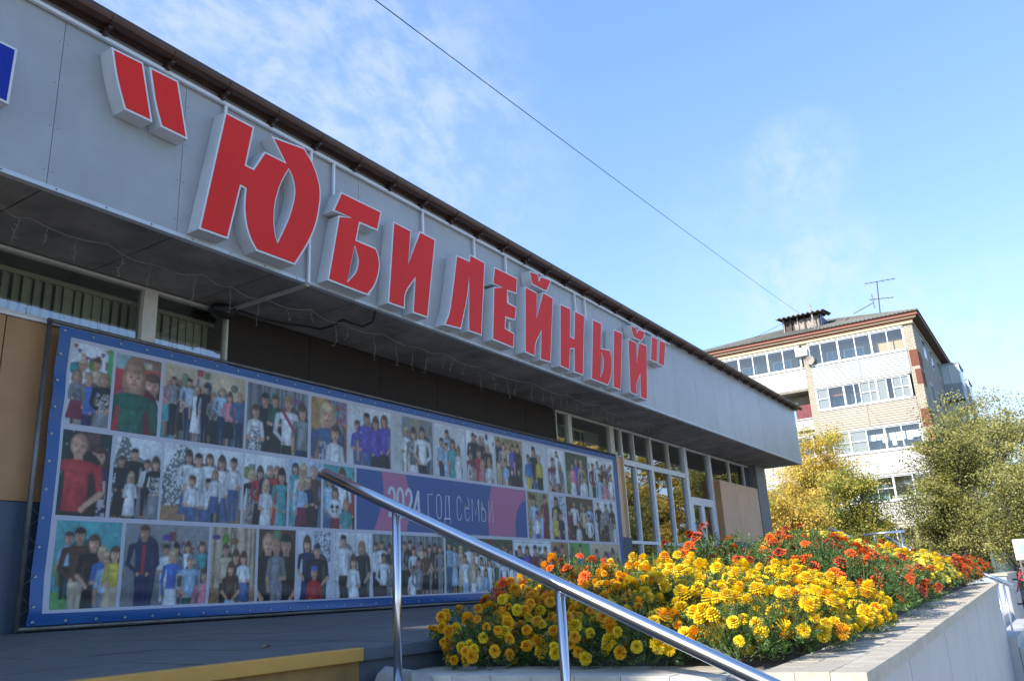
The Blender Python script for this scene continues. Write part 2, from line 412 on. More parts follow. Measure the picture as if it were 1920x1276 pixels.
# rows of fixing screws
sv = MB()
for j in js:
    for z in np.arange(3.62, 5.1, .42):
        for s_ in (-.035, .035): sv.box(j+s_-.004, YF-.003, z-.004, j+s_+.004, YF+.002, z+.004)
for x in np.arange(2.0, 27, .45): sv.box(x-.007, YF-.016, ZS+.008, x+.007, YF-.011, ZS+.022)
tag(sv.build('screws', M['pipe'], club), kind='stuff')
# eave and gutter
cb('eave_soffit', M['roofmetal'], (XL, 6.50, 5.222, XR+.15, 6.75, 5.24))
cb('roof', M['roofmetal'], (XL, 6.46, 5.335, XR+.2, 24, 5.36))
cb('roof_edge', M['roofmetal'], (XL, 6.535, 5.19, XR+.15, 6.56, 5.334))
# half round gutter
g = MB(); segs = 10; rg = .075; yc, zc = 6.455, 5.275
def gut(x0, x1, r0):
    q = MB(); n = 8
    for x in (x0, x1):
        for k in range(n+1):
            a = math.pi+math.pi*k/n; q.v.append((x, yc+r0*math.cos(a), zc+r0*math.sin(a)))
        for k in range(n+1):
            a = math.pi+math.pi*(n-k)/n; q.v.append((x, yc+(r0-.006)*math.cos(a), zc+(r0-.006)*math.sin(a)))
    T = 2*(n+1)
    for k in range(T): q.f.append((k, (k+1) % T, T+(k+1) % T, T+k))
    q.f.append(tuple(range(T))); q.f.append(tuple(T+i for i in reversed(range(T))))
    q.f = [tuple(reversed(f)) for f in q.f]
    return q
x = -3.0
while x < XR+.2:
    b = min(x+3.0, XR+.25); gut(x, b-.004, rg).build('gutter', M['gutter'], club, smooth=False); x = b
    if b >= XR+.25: break
x = -2.35
while x < XR:
    gut(x-.02, x+.02, rg+.008).build('gutter_clip', M['gutter'], club)
    q = MB(); q.box(x-.018, 6.44, 5.165, x+.018, 6.60, 5.189); q.box(x-.018, 6.50, 5.12, x+.018, 6.54, 5.164)
    q.build('gutter_bracket', M['roofmetal'], club); x += .66
# main volume (blocks sun and sky)
cb('side_wall', M['colgrey'], (26.95, 8.3, -1.7, 27.0, 24, 5.22))
cb('rear_wall', M['colgrey'], (XL, 23.9, -1.7, 27, 24, 5.22))
# the interior
cb('interior_floor', M['intfloor'], (-9, 8.1, -.14, 26.9, 14, -.11))
cb('interior_wall', M['interior'], (-9, 14, -.1, 26.9, 14.1, 3.6))
cb('interior_ceiling', mat('interior_ceiling_paint', (.35, .35, .33), .8), (-9, 8.06, 3.55, 26.9, 14, 3.6))
for x in (6.3, 14.0): cb('partition', M['interior'], (x, 8.12, -.1, x+.08, 14, 3.54))
# left facade: tan cladding, blue-grey plinth
tj = [-9, -6.3, -5, -3.75, -2.5, -1.25, 0, 1.25, 2.5, 3.75, 5.0, 6.25, 7.5, 8.75, 10.0, 11.25, 12.5, 13.75, 15.0, 16.45]
for a, b in zip(tj[:-1], tj[1:]):
    cb('cladding_panel', M['tan'], (a+.006, 8.0, 1.055, b-.006, 8.03, 2.77))
    cb('plinth_panel', M['plinth'], (a+.006, 7.985, -.13, b-.006, 8.03, 1.045))
cb('wall_backing', M['dark_gap'], (-9, 8.032, -.13, 16.45, 8.07, 2.77))
cb('ledge', M['pvc'], (3.0, 7.975, 2.775, 6.28, 8.03, 2.80))
# upper window ribbon left
def window(x0, x1, z0, z1, muls, m, gl, top=.03, name='window'):
    q = MB(); q.box(x0, 7.985, z1-top, x1, 8.06, z1); q.box(x0, 7.985, z0, x1, 8.06, z0+.03)
    q.box(x0, 7.985, z0+.031, x0+.03, 8.06, z1-top-.001); q.box(x1-.03, 7.985, z0+.031, x1, 8.06, z1-top-.001)
    fr = q.build(name, m, club)
    e = [x0]+[v for mm in muls for v in mm]+[x1]
    for mm in muls:
        q = MB(); q.box(mm[0], 7.975, z0+.031, mm[1], 8.058, z1-top-.001); q.build('mullion', m, fr, bevel=.003)
    for a, b in zip(e[0::2], e[1::2]):
        q = MB(); q.quad((a+.01, 8.03, z0+.02), (b-.01, 8.03, z0+.02), (b-.01, 8.03, z1-.02), (a+.01, 8.03, z1-.02)); q.build('pane', gl, fr)
    return fr
window(1.2, 6.27, 2.80, 3.45, [(3.05, 3.2), (5.13, 5.30)], M['pvcold'], M['glass'])
# dark screen
dj = [6.28, 7.6, 9.0, 10.35, 11.7, 13.0, 14.10]
for a, b in zip(dj[:-1], dj[1:]): cb('dark_panel', M['darkwall'], (a+.004, 7.995, 2.70, b-.004, 8.03, 3.455))
window(14.11, 16.98, 2.80, 3.45, [(14.58, 14.73), (16.44, 16.64)], M['pvcold'], M['glass'])
cb('cladding_panel', M['tan2'], (16.47, 7.93, 1.055, 16.72, 8.03, 2.775))
cb('cladding_panel', M['tan'], (16.725, 7.96, 1.055, 16.965, 8.03, 2.775))
cb('plinth_panel', M['plinth'], (16.47, 7.92, -.13, 16.965, 8.03, 1.045))
# big glazed front
zt0, zt1 = 2.645, 2.765; zl0, zl1 = .93, 1.0
fr = MB()
fr.box(16.985, 7.96, zt0, 20.62, 8.06, zt1); fr.box(16.985, 7.965, zl0, 20.62, 8.06, zl1); fr.box(16.985, 7.97, 3.42, 26.45, 8.06, 3.45); fr.box(16.985, 7.965, -.12, 20.62, 8.06, -.05)
glz = fr.build('entrance_frame', M['pvc'], club, bevel=.004)
for x, w_ in ((17.60, .05), (18.55, .11), (19.62, .05)):
    for (a, b) in ((-.049, zl0-.001), (zl1+.001, zt0-.001), (zt1+.001, 3.419)):
        q = MB(); q.box(x-w_/2, 7.955, a, x+w_/2, 8.055, b); q.build('mullion', M['pvc'] if b < 3 else M['pvcold'], glz, bevel=.003)
for x0, x1 in ((20.62, 20.80), (22.46, 22.60)):
    q = MB(); q.box(x0, 7.945, -.12, x1, 8.06, 3.449); q.build('post', M['pvc'], glz, bevel=.004)
q = MB(); q.box(16.985, 7.97, -.1, 17.02, 8.055, 3.419); q.build('mullion', M['pvc'], glz)
vx = [17.02, 17.575, 17.625, 18.495, 18.605, 19.595, 19.645, 20.62]
for a, b in zip(vx[0::2], vx[1::2]):
    for z0, z1 in ((-.05, zl0), (zl1, zt0), (zt1, 3.42)):
        q = MB(); q.quad((a, 8.02, z0), (b, 8.02, z0), (b, 8.02, z1), (a, 8.02, z1)); q.build('pane', M['glass'], glz)
# entrance door with light above
dr = MB()
dr.box(20.802, 7.95, 1.99, 22.458, 8.05, 2.19); dr.box(20.802, 7.95, .93, 22.458, 8.04, 1.03); dr.box(20.802, 7.95, -.1, 22.458, 8.04, .02)
for x0, x1 in ((20.803, 20.93), (21.50, 21.70), (22.35, 22.457)): dr.box(x0, 7.948, .021, x1, 8.042, .929); dr.box(x0, 7.948, 1.031, x1, 8.042, 1.989)
door = dr.build('door', M['pvc'], club, bevel=.004)
for a, b in ((20.93, 21.50), (21.70, 22.35)):
    for z0, z1 in ((.02, .93), (1.03, 1.99)):
        q = MB(); q.quad((a, 8.0, z0), (b, 8.0, z0), (b, 8.0, z1), (a, 8.0, z1)); q.build('pane', M['glass'], door)
q = MB(); q.tube([(20.86, 7.945, 1.25), (20.86, 7.91, 1.27), (20.86, 7.91, 1.5), (20.86, 7.945, 1.52)], .012, 8); q.build('handle', mat('blue_handle', (.08, .16, .5), .4), door, smooth=True)
for z in (1.3, 1.85): 
    q = MB(); q.box(22.40, 7.925, z, 22.47, 7.95, z+.13); q.build('hinge', M['pvc'], door)
q = MB(); q.quad((20.80, 8.02, 2.19), (22.46, 8.02, 2.19), (22.46, 8.02, 3.42), (20.80, 8.02, 3.42)); q.build('pane', M['glass'], glz)
# projecting tan box right of the door, windows above
bx = [22.62, 23.9, 25.1, 26.2]
for a, b in zip(bx[:-1], bx[1:]):
    cb('cladding_panel', M['tan2'], (a+.006, 7.77, 1.10, b-.006, 7.80, 2.72))
    cb('plinth_panel', M['plinth2'], (a+.006, 7.765, -.13, b-.006, 7.80, 1.09))
cb('cladding_panel', M['tan'], (22.605, 7.772, 1.10, 22.625, 8.10, 2.72))
cb('plinth_panel', M['plinth'], (22.600, 7.767, -.13, 22.625, 8.10, 1.09))
cb('box_core', M['dark_gap'], (22.63, 7.802, -.13, 26.19, 8.1, 2.70))
cb('box_cap', M['tan2'], (22.605, 7.768, 2.722, 26.2, 8.06, 2.74))
for a, b in ((22.60, 24.18), (24.28, 25.55)):
    q = MB(); q.quad((a, 8.03, 2.74), (b, 8.03, 2.74), (b, 8.03, 3.42), (a, 8.03, 3.42)); q.build('pane', M['glass'], glz)
for a, b in ((24.18, 24.28), (25.55, 25.62)):
    q = MB(); q.box(a, 7.99, 2.74, b, 8.06, 3.419); q.build('mullion', M['pvcold'], glz)
cb('column', M['colgrey'], (26.0, 7.74, -.13, 26.95, 8.3, ZS-.002))
cb('grey_wall', M['plinth'], (25.62, 8.0, 2.745, 25.998, 8.06, ZS-.002))
cb('column_base', M['plinth'], (26.202, 7.72, -.13, 26.97, 7.739, 1.09))
# interior: vertical blinds
def blinds(x0, x1, n, y, z0, z1, head, label, zb=1.0):
    t = empty('vertical_blinds', ((x0+x1)/2, y, z0), label, 'window blind', 'vertical blinds behind the upper windows')
    q = MB(); q.box(x0-.05, y-.03, z1, x1+.05, y+.03, z1+head); q.build('head_rail', M['blind'], t)
    r_ = random.Random(int(x0*10))
    for k in range(n):
        x = x0+(x1-x0)*(k+.5)/n; wd = (x1-x0)/n*.53; a = r_.uniform(.15, .55); dx = wd*math.cos(a); dy = wd*math.sin(a)
        q = MB(); q.hexa([(x-dx, y-dy, z0), (x+dx, y+dy, z0), (x+dx, y+dy+.003, z0), (x-dx, y-dy+.003, z0)], [(x-dx, y-dy, z1), (x+dx, y+dy, z1), (x+dx, y+dy+.003, z1), (x-dx, y-dy+.003, z1)])
        q.build('slat', M['blind'], t)
blinds(2.6, 6.2, 34, 8.26, 1.2, 3.30, .05, 'pale green vertical blinds behind the window above the left end of the banner')
blinds(14.15, 15.65, 16, 8.26, 1.2, 3.22, .05, 'grey vertical blinds behind the window above the right end of the banner')
q = MB(); q.box(15.7, 8.24, 1.2, 16.4, 8.25, 3.28); tag(q.build('roller_blind', mat('grey_roller_fabric', (.25, .26, .24), .8)), 'flat grey roller blind behind the second window right of the dark panels', 'window blind')

# unseen tall block, added left of the frame to shade stairs and bed corner
shade_block = empty('added_shade_block', (-18, 12, -1.7), 'tall plain grey block added out of view on the left to shade the stairs', 'building')
q = MB(); q.box(-30, 6.2, -1.7, -10.6, 24, 9.75); q.build('wall', M['colgrey'], shade_block)
q = MB(); q.box(-30.1, 6.15, 9.751, -10.55, 24.1, 9.83); q.build('roof', M['roofmetal'], shade_block)

# ------------------------------------------------------------------ sign frame and letters
sf = empty('sign_support', (10, YF-.03, 5.1), 'white steel rail with thin uprights bolted under the gutter to carry the red letters', 'sign support')
YR = YF-.035
q = MB(); q.box(-4, YR-.018, 5.10, 16.9, YR+.018, 5.135); q.build('rail', M['steelwhite'], sf)
for x, z0 in ((4.98, 4.9), (6.20, 3.45), (6.57, 3.5), (8.27, 3.6), (9.48, 3.6), (10.33, 3.6), (12.57, 3.6), (12.95, 3.6)):
    q = MB(); q.box(x-.014, YR-.014, z0, x+.014, YR+.014, 5.099); q.build('upright', M['steelwhite'], sf)
q = MB(); q.box(6.19, YF+.0, ZS-.03, 6.25, 7.95, ZS-.003); q.build('duct', mat('pale_cable_duct', (.42, .41, .38), .6), sf)

S1 = lambda x, y: (340+x/6.38, 190+y/6.38)
S2 = lambda x, y: (340+x/6.38, 320+y/6.38)
S3 = lambda x, y: (590+x/7.975, 340+y/7.975)
S4 = lambda x, y: (590+x/7.975, 460+y/7.975)
S5 = lambda x, y: (800+x/7.975, 450+y/7.975)
S6 = lambda x, y: (800+x/7.975, 550+y/7.975)
S7 = lambda x, y: (1020+x/7.975, 560+y/7.975)
S8 = lambda x, y: (1020+x/7.975, 620+y/7.975)
S0 = lambda x, y: (x/2.995, y/2.995)
A, B, C, D, E_, F_, G, H, Q = 'ABCDEFGHQ'
ZM = dict(A=S1, B=S2, C=S3, D=S4, E=S5, F=S6, G=S7, H=S8, Q=S0)
YL = 6.42
def P(s):
    o = []
    for tok in s.split():
        z = tok[0]; x, y = tok[1:].split(','); v = onY(*ZM[z](float(x), float(y)), YL); o.append((v[0], v[2]))
    return o
def smooth_closed(p, corners=35):
    # round gentle bends only: insert a Catmull-Rom point where both ends bend by less than the limit
    n = len(p); res = []
    def ang(i):
        a = Vector(p[i])-Vector(p[i-1]); b = Vector(p[(i+1) % n])-Vector(p[i]); return abs(a.angle_signed(b, 0))
    soft = [ang(i) < rad(corners) for i in range(n)]
    for i in range(n):
        p1 = Vector(p[i]); p2 = Vector(p[(i+1) % n]); res.append(tuple(p1))
        if soft[i] or soft[(i+1) % n]:
            p0 = Vector(p[i-1]) if soft[i] else p1*2-p2; p3 = Vector(p[(i+2) % n]) if soft[(i+1) % n] else p2*2-p1
            for t in (.25, .5, .75):
                res.append(tuple(.5*((2*p1)+(p2-p0)*t+(2*p0-5*p1+4*p2-p3)*t*t+(3*p1-p0-3*p2+p3)*t**3)))
    return res
def area(p): return .5*sum(p[i-1][0]*p[i][1]-p[i][0]*p[i-1][1] for i in range(len(p)))
def offset(p, d):
    if area(p) < 0: p = p[::-1]
    n = len(p); res = []
    for i in range(n):
        a = Vector(p[i-1]); b = Vector(p[i]); c = Vector(p[(i+1) % n])
        e1 = (b-a).normalized(); e2 = (c-b).normalized(); n1 = Vector((e1.y, -e1.x)); n2 = Vector((e2.y, -e2.x))
        m = n1+n2
        if m.length < 1e-4: m = n1
        m.normalize(); k = d/max(.5, m.dot(n1)); res.append(tuple(b+m*k))
    return res
def prism(contours, y0, y1, sides=True):
    q = MB(); cs = [[Vector((x, 0, z)) for x, z in c] for c in contours]
    flat = [v for c in cs for v in c]; tri = tessellate_polygon(cs); n = len(flat)
    q.v = [(v.x, y0, v.z) for v in flat]+[(v.x, y1, v.z) for v in flat]
    for t in tri:
        a, b, c = (flat[i] for i in t)
        s_ = (b.x-a.x)*(c.z-a.z)-(b.z-a.z)*(c.x-a.x)
        t = t if s_ > 0 else (t[0], t[2], t[1])
        q.f.append(t); q.f.append((n+t[0], n+t[2], n+t[1]))
    o = 0
    for ci, c in enumerate(cs):
        m = len(c); ccw = area([(v.x, v.z) for v in c]) > 0
        outer = ci == 0
        for i in range(m):
            a = o+i; b = o+(i+1) % m
            f = (a, a+n, b+n, b) if (ccw == outer) else (b, b+n, a+n, a)
            q.f.append(f)
        o += m
    return q
def letter(parts, label, facem, name='sign_letter'):
    ctr = parts[0][0][0]
    t = empty(name, (ctr[0], YL, ctr[1]), label, 'sign letter', 'letters of the club name')
    for cs in parts:
        cs = [smooth_closed(c) for c in cs]
        body = [offset(cs[0], .021)]+[offset(c, -.013) for c in cs[1:]]
        prism(body, YL, YF-.004).build('letter_box', M['white_letter'], t)
        prism(cs, YL-.004, YL-.0006).build('letter_face', facem, t)
letter([[P('Q640,283 Q795,360 Q843,670 Q708,607 Q678,500 Q655,390')], [P('Q852,392 Q992,462 Q1042,768 Q912,705 Q882,590 Q864,480')]], 'slanting red opening quotation mark left of the biggest red letter', M['red'], 'sign_quote_mark')
letter([[P('A540,155 A850,318 A755,770 A868,828 A1005,625 A1262,752 A1112,448 A1462,575 A1560,740 A1612,880 A1645,1010 A1652,1150 B1640,420 B1615,570 B1565,725 B1490,880 B1350,1103 B905,938 B830,790 B785,620 B768,450 B773,330 B783,205 B700,160 B545,790 B235,680'),
         P('A1283,795 A1335,900 A1360,1020 B1362,300 B1330,450 B1270,620 B1150,880 B1112,740 B1100,560 B1115,380 B1150,240 A1205,930')]], 'biggest red letter, first of the club name, beside the opening quotation mark', M['red'])
letter([[P('C405,185 C978,465 C932,712 C662,597 C605,888 C905,1015 C938,1100 D950,200 D957,300 D945,400 D915,510 D870,610 D825,670 D790,700 D755,708 D215,500 C262,1200 C375,535 C568,548 C300,428'),
         P('C597,940 C640,1085 D660,210 D658,270 D630,390 D570,470 D480,562')]], 'second red letter of the name, with a flag at its top and a round bowl', M['red'])
letter([[P('C1190,625 C1428,748 D1395,288 C1580,770 C1790,880 D1680,1058 D1482,990 D1512,460 D1355,690 D1330,920 D1115,842')]], 'third red letter of the name, two uprights joined by a diagonal, black cable below it', M['red'])
letter([[P('E455,245 E645,330 E655,235 E860,348 F812,608 F637,545 E640,470 F597,60 F505,510 F283,455 F330,340 F360,220 F375,100 E410,640')]], 'fourth red letter of the name, with a curved left foot', M['red'])
letter([[P('E1022,422 E1345,580 E1335,785 E1200,740 E1195,940 E1330,1010 E1315,1180 E1170,1140 F1165,525 F1300,608 F1290,795 F995,675 E1012,718 E1140,708 E1000,640')]], 'fifth red letter of the name, with three arms, shaped like an E', M['red'])
letter([[P('E1480,712 E1645,800 E1640,1190 E1745,795 E1882,875 F1845,1012 F1710,975 F1720,535 F1625,740 F1612,925 F1480,862')],
        [P('E1548,480 E1655,515 E1675,635 E1712,555 E1845,605 E1830,660 E1800,720 E1770,745 E1590,655 E1565,590')]], 'sixth red letter of the name, a diagonal letter under the first breve mark', M['red'])
letter([[P('G248,92 G390,155 G385,570 G455,608 G465,195 G598,262 G578,1125 G460,1085 G458,735 G388,735 G370,1050 G248,990')]], 'seventh red letter of the name, shaped like an H', M['red'])
letter([[P('G735,320 G850,375 G846,750 G980,776 G1002,850 G1012,930 H1012,470 H1005,600 H985,715 H950,800 H718,710'),
         P('G856,790 G885,860 G897,960 G880,1080 G838,1190')],
        [P('G1048,472 G1165,520 H1142,872 H1042,835')]], 'eighth red letter of the name, in two pieces, bowl and separate upright', M['red'])
letter([[P('G1265,608 G1375,660 G1385,985 G1425,662 G1532,708 H1538,1020 H1450,985 H1440,628 H1385,790 H1382,950 H1295,910')],
        [P('G1308,408 G1375,440 G1390,530 G1415,465 G1500,498 G1490,560 G1455,615 G1430,612 G1345,570 G1318,480')]], 'ninth and last red letter, under the second breve mark beside the closing quotation mark', M['red'])
letter([[P('G1615,568 G1692,605 G1682,942 G1600,905')], [P('G1733,628 G1812,660 G1792,995 G1715,965')]], 'small red closing quotation mark at the right end of the name', M['red'], 'sign_quote_mark')
letter([[P('Q5,245 Q82,283 Q35,567 Q-150,478 Q-120,185')]], 'blue letter cut off at the left edge, before the quotation mark', M['bluelet'])
# little letter feet brackets
# ------------------------------------------------------------------ banner
YB = 7.86
bn = empty('photo_banner', (10.2, YB, 0), 'long blue banner of family photographs stretched on a grey pipe frame below the overhang', 'banner')
def surf(x, z):
    e = max(0, (.35-z)/.4); l = max(0, (4.6-x)/.45)
    return YB - .010*e*math.sin(x*3.1+math.sin(x*1.7)) - .008*e*math.sin(z*30+x*1.3) - .012*l*math.sin(z*7+2*math.sin(z*3)) - .004*math.sin(x*.9)*math.cos(z*1.3)
surf_v = np.vectorize(surf)
X0, X1, Z0, Z1 = 4.18, 16.38, -.045, 2.745
def vsheet(x0, x1, z0, z1, off, nx, nz, name, m, parent):
    gx, gz = np.meshgrid(np.linspace(x0, x1, nx+1), np.linspace(z0, z1, nz+1), indexing='ij')
    V = np.stack([gx, surf_v(gx, gz)-off, gz], -1).reshape(-1, 3)
    i, j = np.meshgrid(np.arange(nx), np.arange(nz), indexing='ij'); a = (i*(nz+1)+j).ravel()
    F = np.stack([a, a+nz+1, a+nz+2, a+1], -1)
    me = np_mesh(name, V, F, [m] if m else [], smooth=True); return link(name, me, None, parent), me
vsheet(X0, X1, Z0, Z1, 0, 240, 60, 'vinyl_sheet', M['vinyl'], bn)
vsheet(4.30, 16.22, .055, 2.65, .0012, 300, 60, 'white_field', M['vinylwhite'], bn)
pf = MB(); pf.tube([(4.11, YB+.03, -.09), (4.10, YB+.03, 2.80)], .024, 10); pf.build('frame_post', M['pipe'], bn, smooth=True)
pf = MB(); pf.tube([(4.08, YB+.03, 2.785), (16.42, YB+.03, 2.785)], .022, 10); pf.build('frame_rail', M['pipe'], bn, smooth=True)
pf = MB(); pf.tube([(4.11, YB+.03, -.07), (16.42, YB+.03, -.07)], .02, 10); pf.build('frame_rail', M['pipe'], bn, smooth=True)
pf = MB(); pf.tube([(16.42, YB+.03, -.09), (16.42, YB+.03, 2.80)], .022, 10); pf.build('frame_post', M['pipe'], bn, smooth=True)
# eyelets and lacing
ey = MB(); lc = MB()
def eyelet(x, z):
    y = surf(x, z)-.004; n = 8
    for k in range(n):
        a = 2*math.pi*k/n; b = 2*math.pi*(k+1)/n
        ey.quad(*[(x+r_*math.cos(c), y-(.002 if r_ > .006 else 0), z+r_*math.sin(c)) for r_, c in ((.006, a), (.013, a), (.013, b), (.006, b))][::-1])
for x in np.arange(X0+.05, X1, .30):
    eyelet(x, Z1-.045); eyelet(x, Z0+.035)
    lc.tube([(x, surf(x, Z1-.045)-.006, Z1-.04), (x+.03, YB-.005, Z1+.01), (x+.09, YB+.0, Z1+.068)], .0020, 4)
    lc.tube([(x, surf(x, Z0+.035)-.006, Z0+.03), (x+.05, YB-.005, Z0-.015), (x+.12, YB+.0, Z0-.05)], .0020, 4)
for z in np.arange(.12, 2.7, .26):
    eyelet(X0+.035, z); lc.tube([(X0+.035, surf(X0+.035, z)-.006, z), (X0-.01, YB, z-.03), (4.095, YB+.0, z-.09), (4.10, YB+.055, z-.12)], .0020, 4)
    lc.tube([(X0+.035, surf(X0+.035, z)-.005, z), (X0-.02, YB, z+.04), (4.10, YB+.0, z+.10)], .0020, 4)
tag(ey.build('eyelets', mat('eyelet_metal', (.5, .5, .48), .35, .8), bn), kind='stuff'); tag(lc.build('lacing', M['cord'], bn), kind='stuff')
# printed family photographs: painted as vertex colours on fine sheets that follow the vinyl
PAL = dict(X=(.3,.2,.14), K=(.015, .015, .018), N=(.015, .025, .09), B=(.05, .14, .46), L=(.30, .45, .60), W=(.62, .68, .72), R=(.42, .035, .04), G=(.012, .11, .07), T=(.07, .30, .32),
           P=(.55, .22, .28), Y=(.55, .45, .07), E=(.20, .22, .24), O=(.09, .045, .028), S=(.45, .38, .27), D=(.06, .11, .24), V=(.10, .07, .42), M=(.16, .02, .05), F=(.10, .30, .08), C=(.30, .18, .10), H=(.50, .40, .24))
SK = (.52, .31, .21)
class Pic:
    def __init__(s, W, H, res, seed):
        s.w = max(8, int(W/res)); s.h = max(8, int(H/res)); s.asp = W/H
        s.r = np.random.RandomState(seed)
        s.x, s.y = np.meshgrid((np.arange(s.w)+.5)/s.w*s.asp, (np.arange(s.h)+.5)/s.h, indexing='ij')   # y from the top
        s.a = np.zeros((s.w, s.h, 3)); s.px = 1.0/s.h
    def put(s, m, c):
        m = np.clip(m, 0, 1)[..., None]; s.a = s.a*(1-m)+np.array(c)*m
    def ell(s, cx, cy, rx, ry, c):
        d = np.sqrt(((s.x-cx)/rx)**2+((s.y-cy)/ry)**2); m = np.clip((1-d)*min(rx, ry)/s.px+.5, 0, 1)[..., None]
        f = (1.14-.42*np.clip(d, 0, 1)**2-.20*np.clip((s.x-cx)/rx, -1, 1))[..., None]; s.a = s.a*(1-m)+np.array(c)[None, None]*f*m
    def cap(s, x0, y0, x1, y1, r0, r1, c):
        dx, dy = x1-x0, y1-y0; t = np.clip(((s.x-x0)*dx+(s.y-y0)*dy)/(dx*dx+dy*dy+1e-9), 0, 1)
        d = np.hypot(s.x-x0-t*dx, s.y-y0-t*dy); rr = r0+(r1-r0)*t; m = np.clip((rr-d)/s.px+.5, 0, 1)[..., None]
        f = (1.14-.50*np.clip(d/rr, 0, 1)**2)[..., None]; c = np.array(c); s.a = s.a*(1-m)+(c[None, None] if c.ndim == 1 else c)*f*m
    def rect(s, x0, y0, x1, y1, c):
        m = np.minimum(np.minimum(s.x-x0, x1-s.x), np.minimum(s.y-y0, y1-s.y))/s.px+.5; s.put(m, c)
    def trap(s, cx, y0, y1, h0, h1, c, pat=0, mid=None):
        t = np.clip((s.y-y0)/(y1-y0), 0, 1); hw = h0+(h1-h0)*t
        if mid is not None: hw = hw-mid*np.sin(np.pi*t)
        m = np.minimum(np.minimum(s.y-y0, y1-s.y), hw-np.abs(s.x-cx))/s.px+.5
        m = np.clip(m, 0, 1)
        q_ = np.clip((s.x-cx)/np.maximum(hw, 1e-3), -1, 1); fold = (1.16-.40*q_**2-.18*q_)*np.exp(.17*s.soft(max(3, int(s.asp*26)), 9))*(1.08-.2*t)
        cc = np.array(c)[None, None]*fold[..., None]
        if pat:
            nz = s.noise(pat); cc = np.where(nz[..., None] > .15, cc, np.clip(np.array(c)*.2+(.4 if sum(c) < .5 else .03), 0, 1)[None, None])
        s.a = s.a*(1-m[..., None])+cc*m[..., None]
    def noise(s, k):
        g = s.r.standard_normal((s.w//k+2, s.h//k+2)); g = np.repeat(np.repeat(g, k, 0), k, 1)[:s.w, :s.h]; return g
    def clutter(s, n):
        for _ in range(n):
            x = s.r.rand()*s.asp; y = .05+s.r.rand()*.7; c = s.r.rand(3)*.25+.02; s.rect(x, y, x+.04+.12*s.r.rand(), y+.04+.2*s.r.rand(), c) if s.r.rand() > .5 else s.ell(x, y, .03+.06*s.r.rand(), .03+.07*s.r.rand(), c)
    def bg(s, kind):
        k = kind.split(':'); c1 = np.array(PAL[k[1]]) if len(k) > 1 else np.array((.5, .55, .58)); t = s.y[..., None]
        if k[0] == 'wall': s.a[:] = c1*(1.15-.35*t)
        elif k[0] == 'curt': s.a[:] = c1*(.8+.35*np.sin(s.x*55+np.sin(s.x*19)*2))[..., None]
        elif k[0] == 'studio': s.a[:] = np.array((.58, .64, .68))*(1.05-.15*t)
        elif k[0] in ('tree', 'xmas'):
            s.a[:] = c1*(1.1-.3*t) if k[0] == 'xmas' else np.array((.02, .035, .03))
            if k[0] == 'xmas':
                cx = s.asp*(.78 if s.r.rand() > .4 else .22); m = (np.abs(s.x-cx) < .05+.42*s.y*s.asp).astype(float)*(s.noise(2) > -.5); s.put(m*.85, (.035, .06, .045))
            for _ in range(int(40*s.asp)):
                s.ell(s.r.rand()*s.asp, s.r.rand()*.8, .010, .010, (.5, .47, .36))
        elif k[0] == 'out':
            s.a[:] = np.where(t < .45, np.array((.05, .09, .04)), np.array((.08, .20, .05))); s.a *= (1+.35*s.noise(2))[..., None].clip(.3, 1.8)
        elif k[0] == 'autumn':
            s.a[:] = np.array((.30, .25, .13)); s.a *= (1+.35*s.noise(2))[..., None].clip(.3, 1.8)
        elif k[0] == 'snow':
            s.a[:] = np.array((.50, .57, .66)); m = (s.noise(2) > .3)*(s.y < .5)*(s.x > s.asp*.5); s.put(m*.8, (.05, .08, .10))
        if len(k) > 2:       # floor
            s.rect(-1, .80, 9, 2, np.array(PAL[k[2]])); s.put(((s.y > .8)*(np.sin(s.x*30+s.y*50) > .6)).astype(float)*.3, (.1, .08, .06))
    def person(s, kind, cx, y, h, top, bot, hair, pat=0, lean=0):
        cx *= s.asp; h = h*1.10; y = y-.01; T = PAL[top]; Bc = PAL[bot]; Hc = PAL[hair]; r = s.r
        sk = np.array(SK)*(1+.15*r.uniform(-1, 1)); kid = kind in 'gbc'
        k = .86 if kid else 1.0; sw = (.98 if kind == 'm' else .82)*h*k*(.85 if kid else 1)
        ch = y+h*.98; sh = y+h*1.28; waist = y+h*(3.3 if not kid else 2.7); hip = waist+.25*h; foot = y+h*(7.0 if not kid else 5.2)
        # soft shade the figure throws on what is printed behind it
        s.cap(cx+.25*h, sh+.3*h, cx+.22*h, foot-.4*h, sw*.9, .5*h, s.a[min(s.w-1, int(cx/s.asp*s.w)), min(s.h-1, int(sh*s.h))]*.35)
        if kind in 'wg' and hair != 'X': s.ell(cx, y+h*.62, h*.46, h*(.9 if r.rand() > .5 else .66), Hc)
        if kind in 'wg' and bot != top:
            for d in (-.2, .2): s.cap(cx+d*h, hip, cx+d*h, foot, .14*h, .09*h, sk*.9 if r.rand() > .5 else PAL['K'])
            s.trap(cx, waist-.1*h, waist+2.0*h*k, .52*h, .85*h, Bc)
        elif kind in 'wg':
            for d in (-.2, .2): s.cap(cx+d*h, hip, cx+d*h, foot, .13*h, .08*h, sk*.85)
            s.trap(cx, waist-.1*h, waist+2.3*h*k, .52*h, .78*h, T, pat)
        else:
            for d in (-.24, .24): s.cap(cx+d*h, hip, cx+d*1.1*h, foot, .27*h, .16*h, Bc)
            s.trap(cx, waist-.2*h, hip+.5*h, .52*h, .55*h, Bc)
        s.rect(cx-.2*h, ch-.25*h, cx+.2*h, sh+.05*h, sk*.8)
        s.trap(cx, sh-.12*h, waist, sw*.62, .58*h, T, pat, mid=.06*h); s.ell(cx, sh+.12*h, sw, .30*h, T)
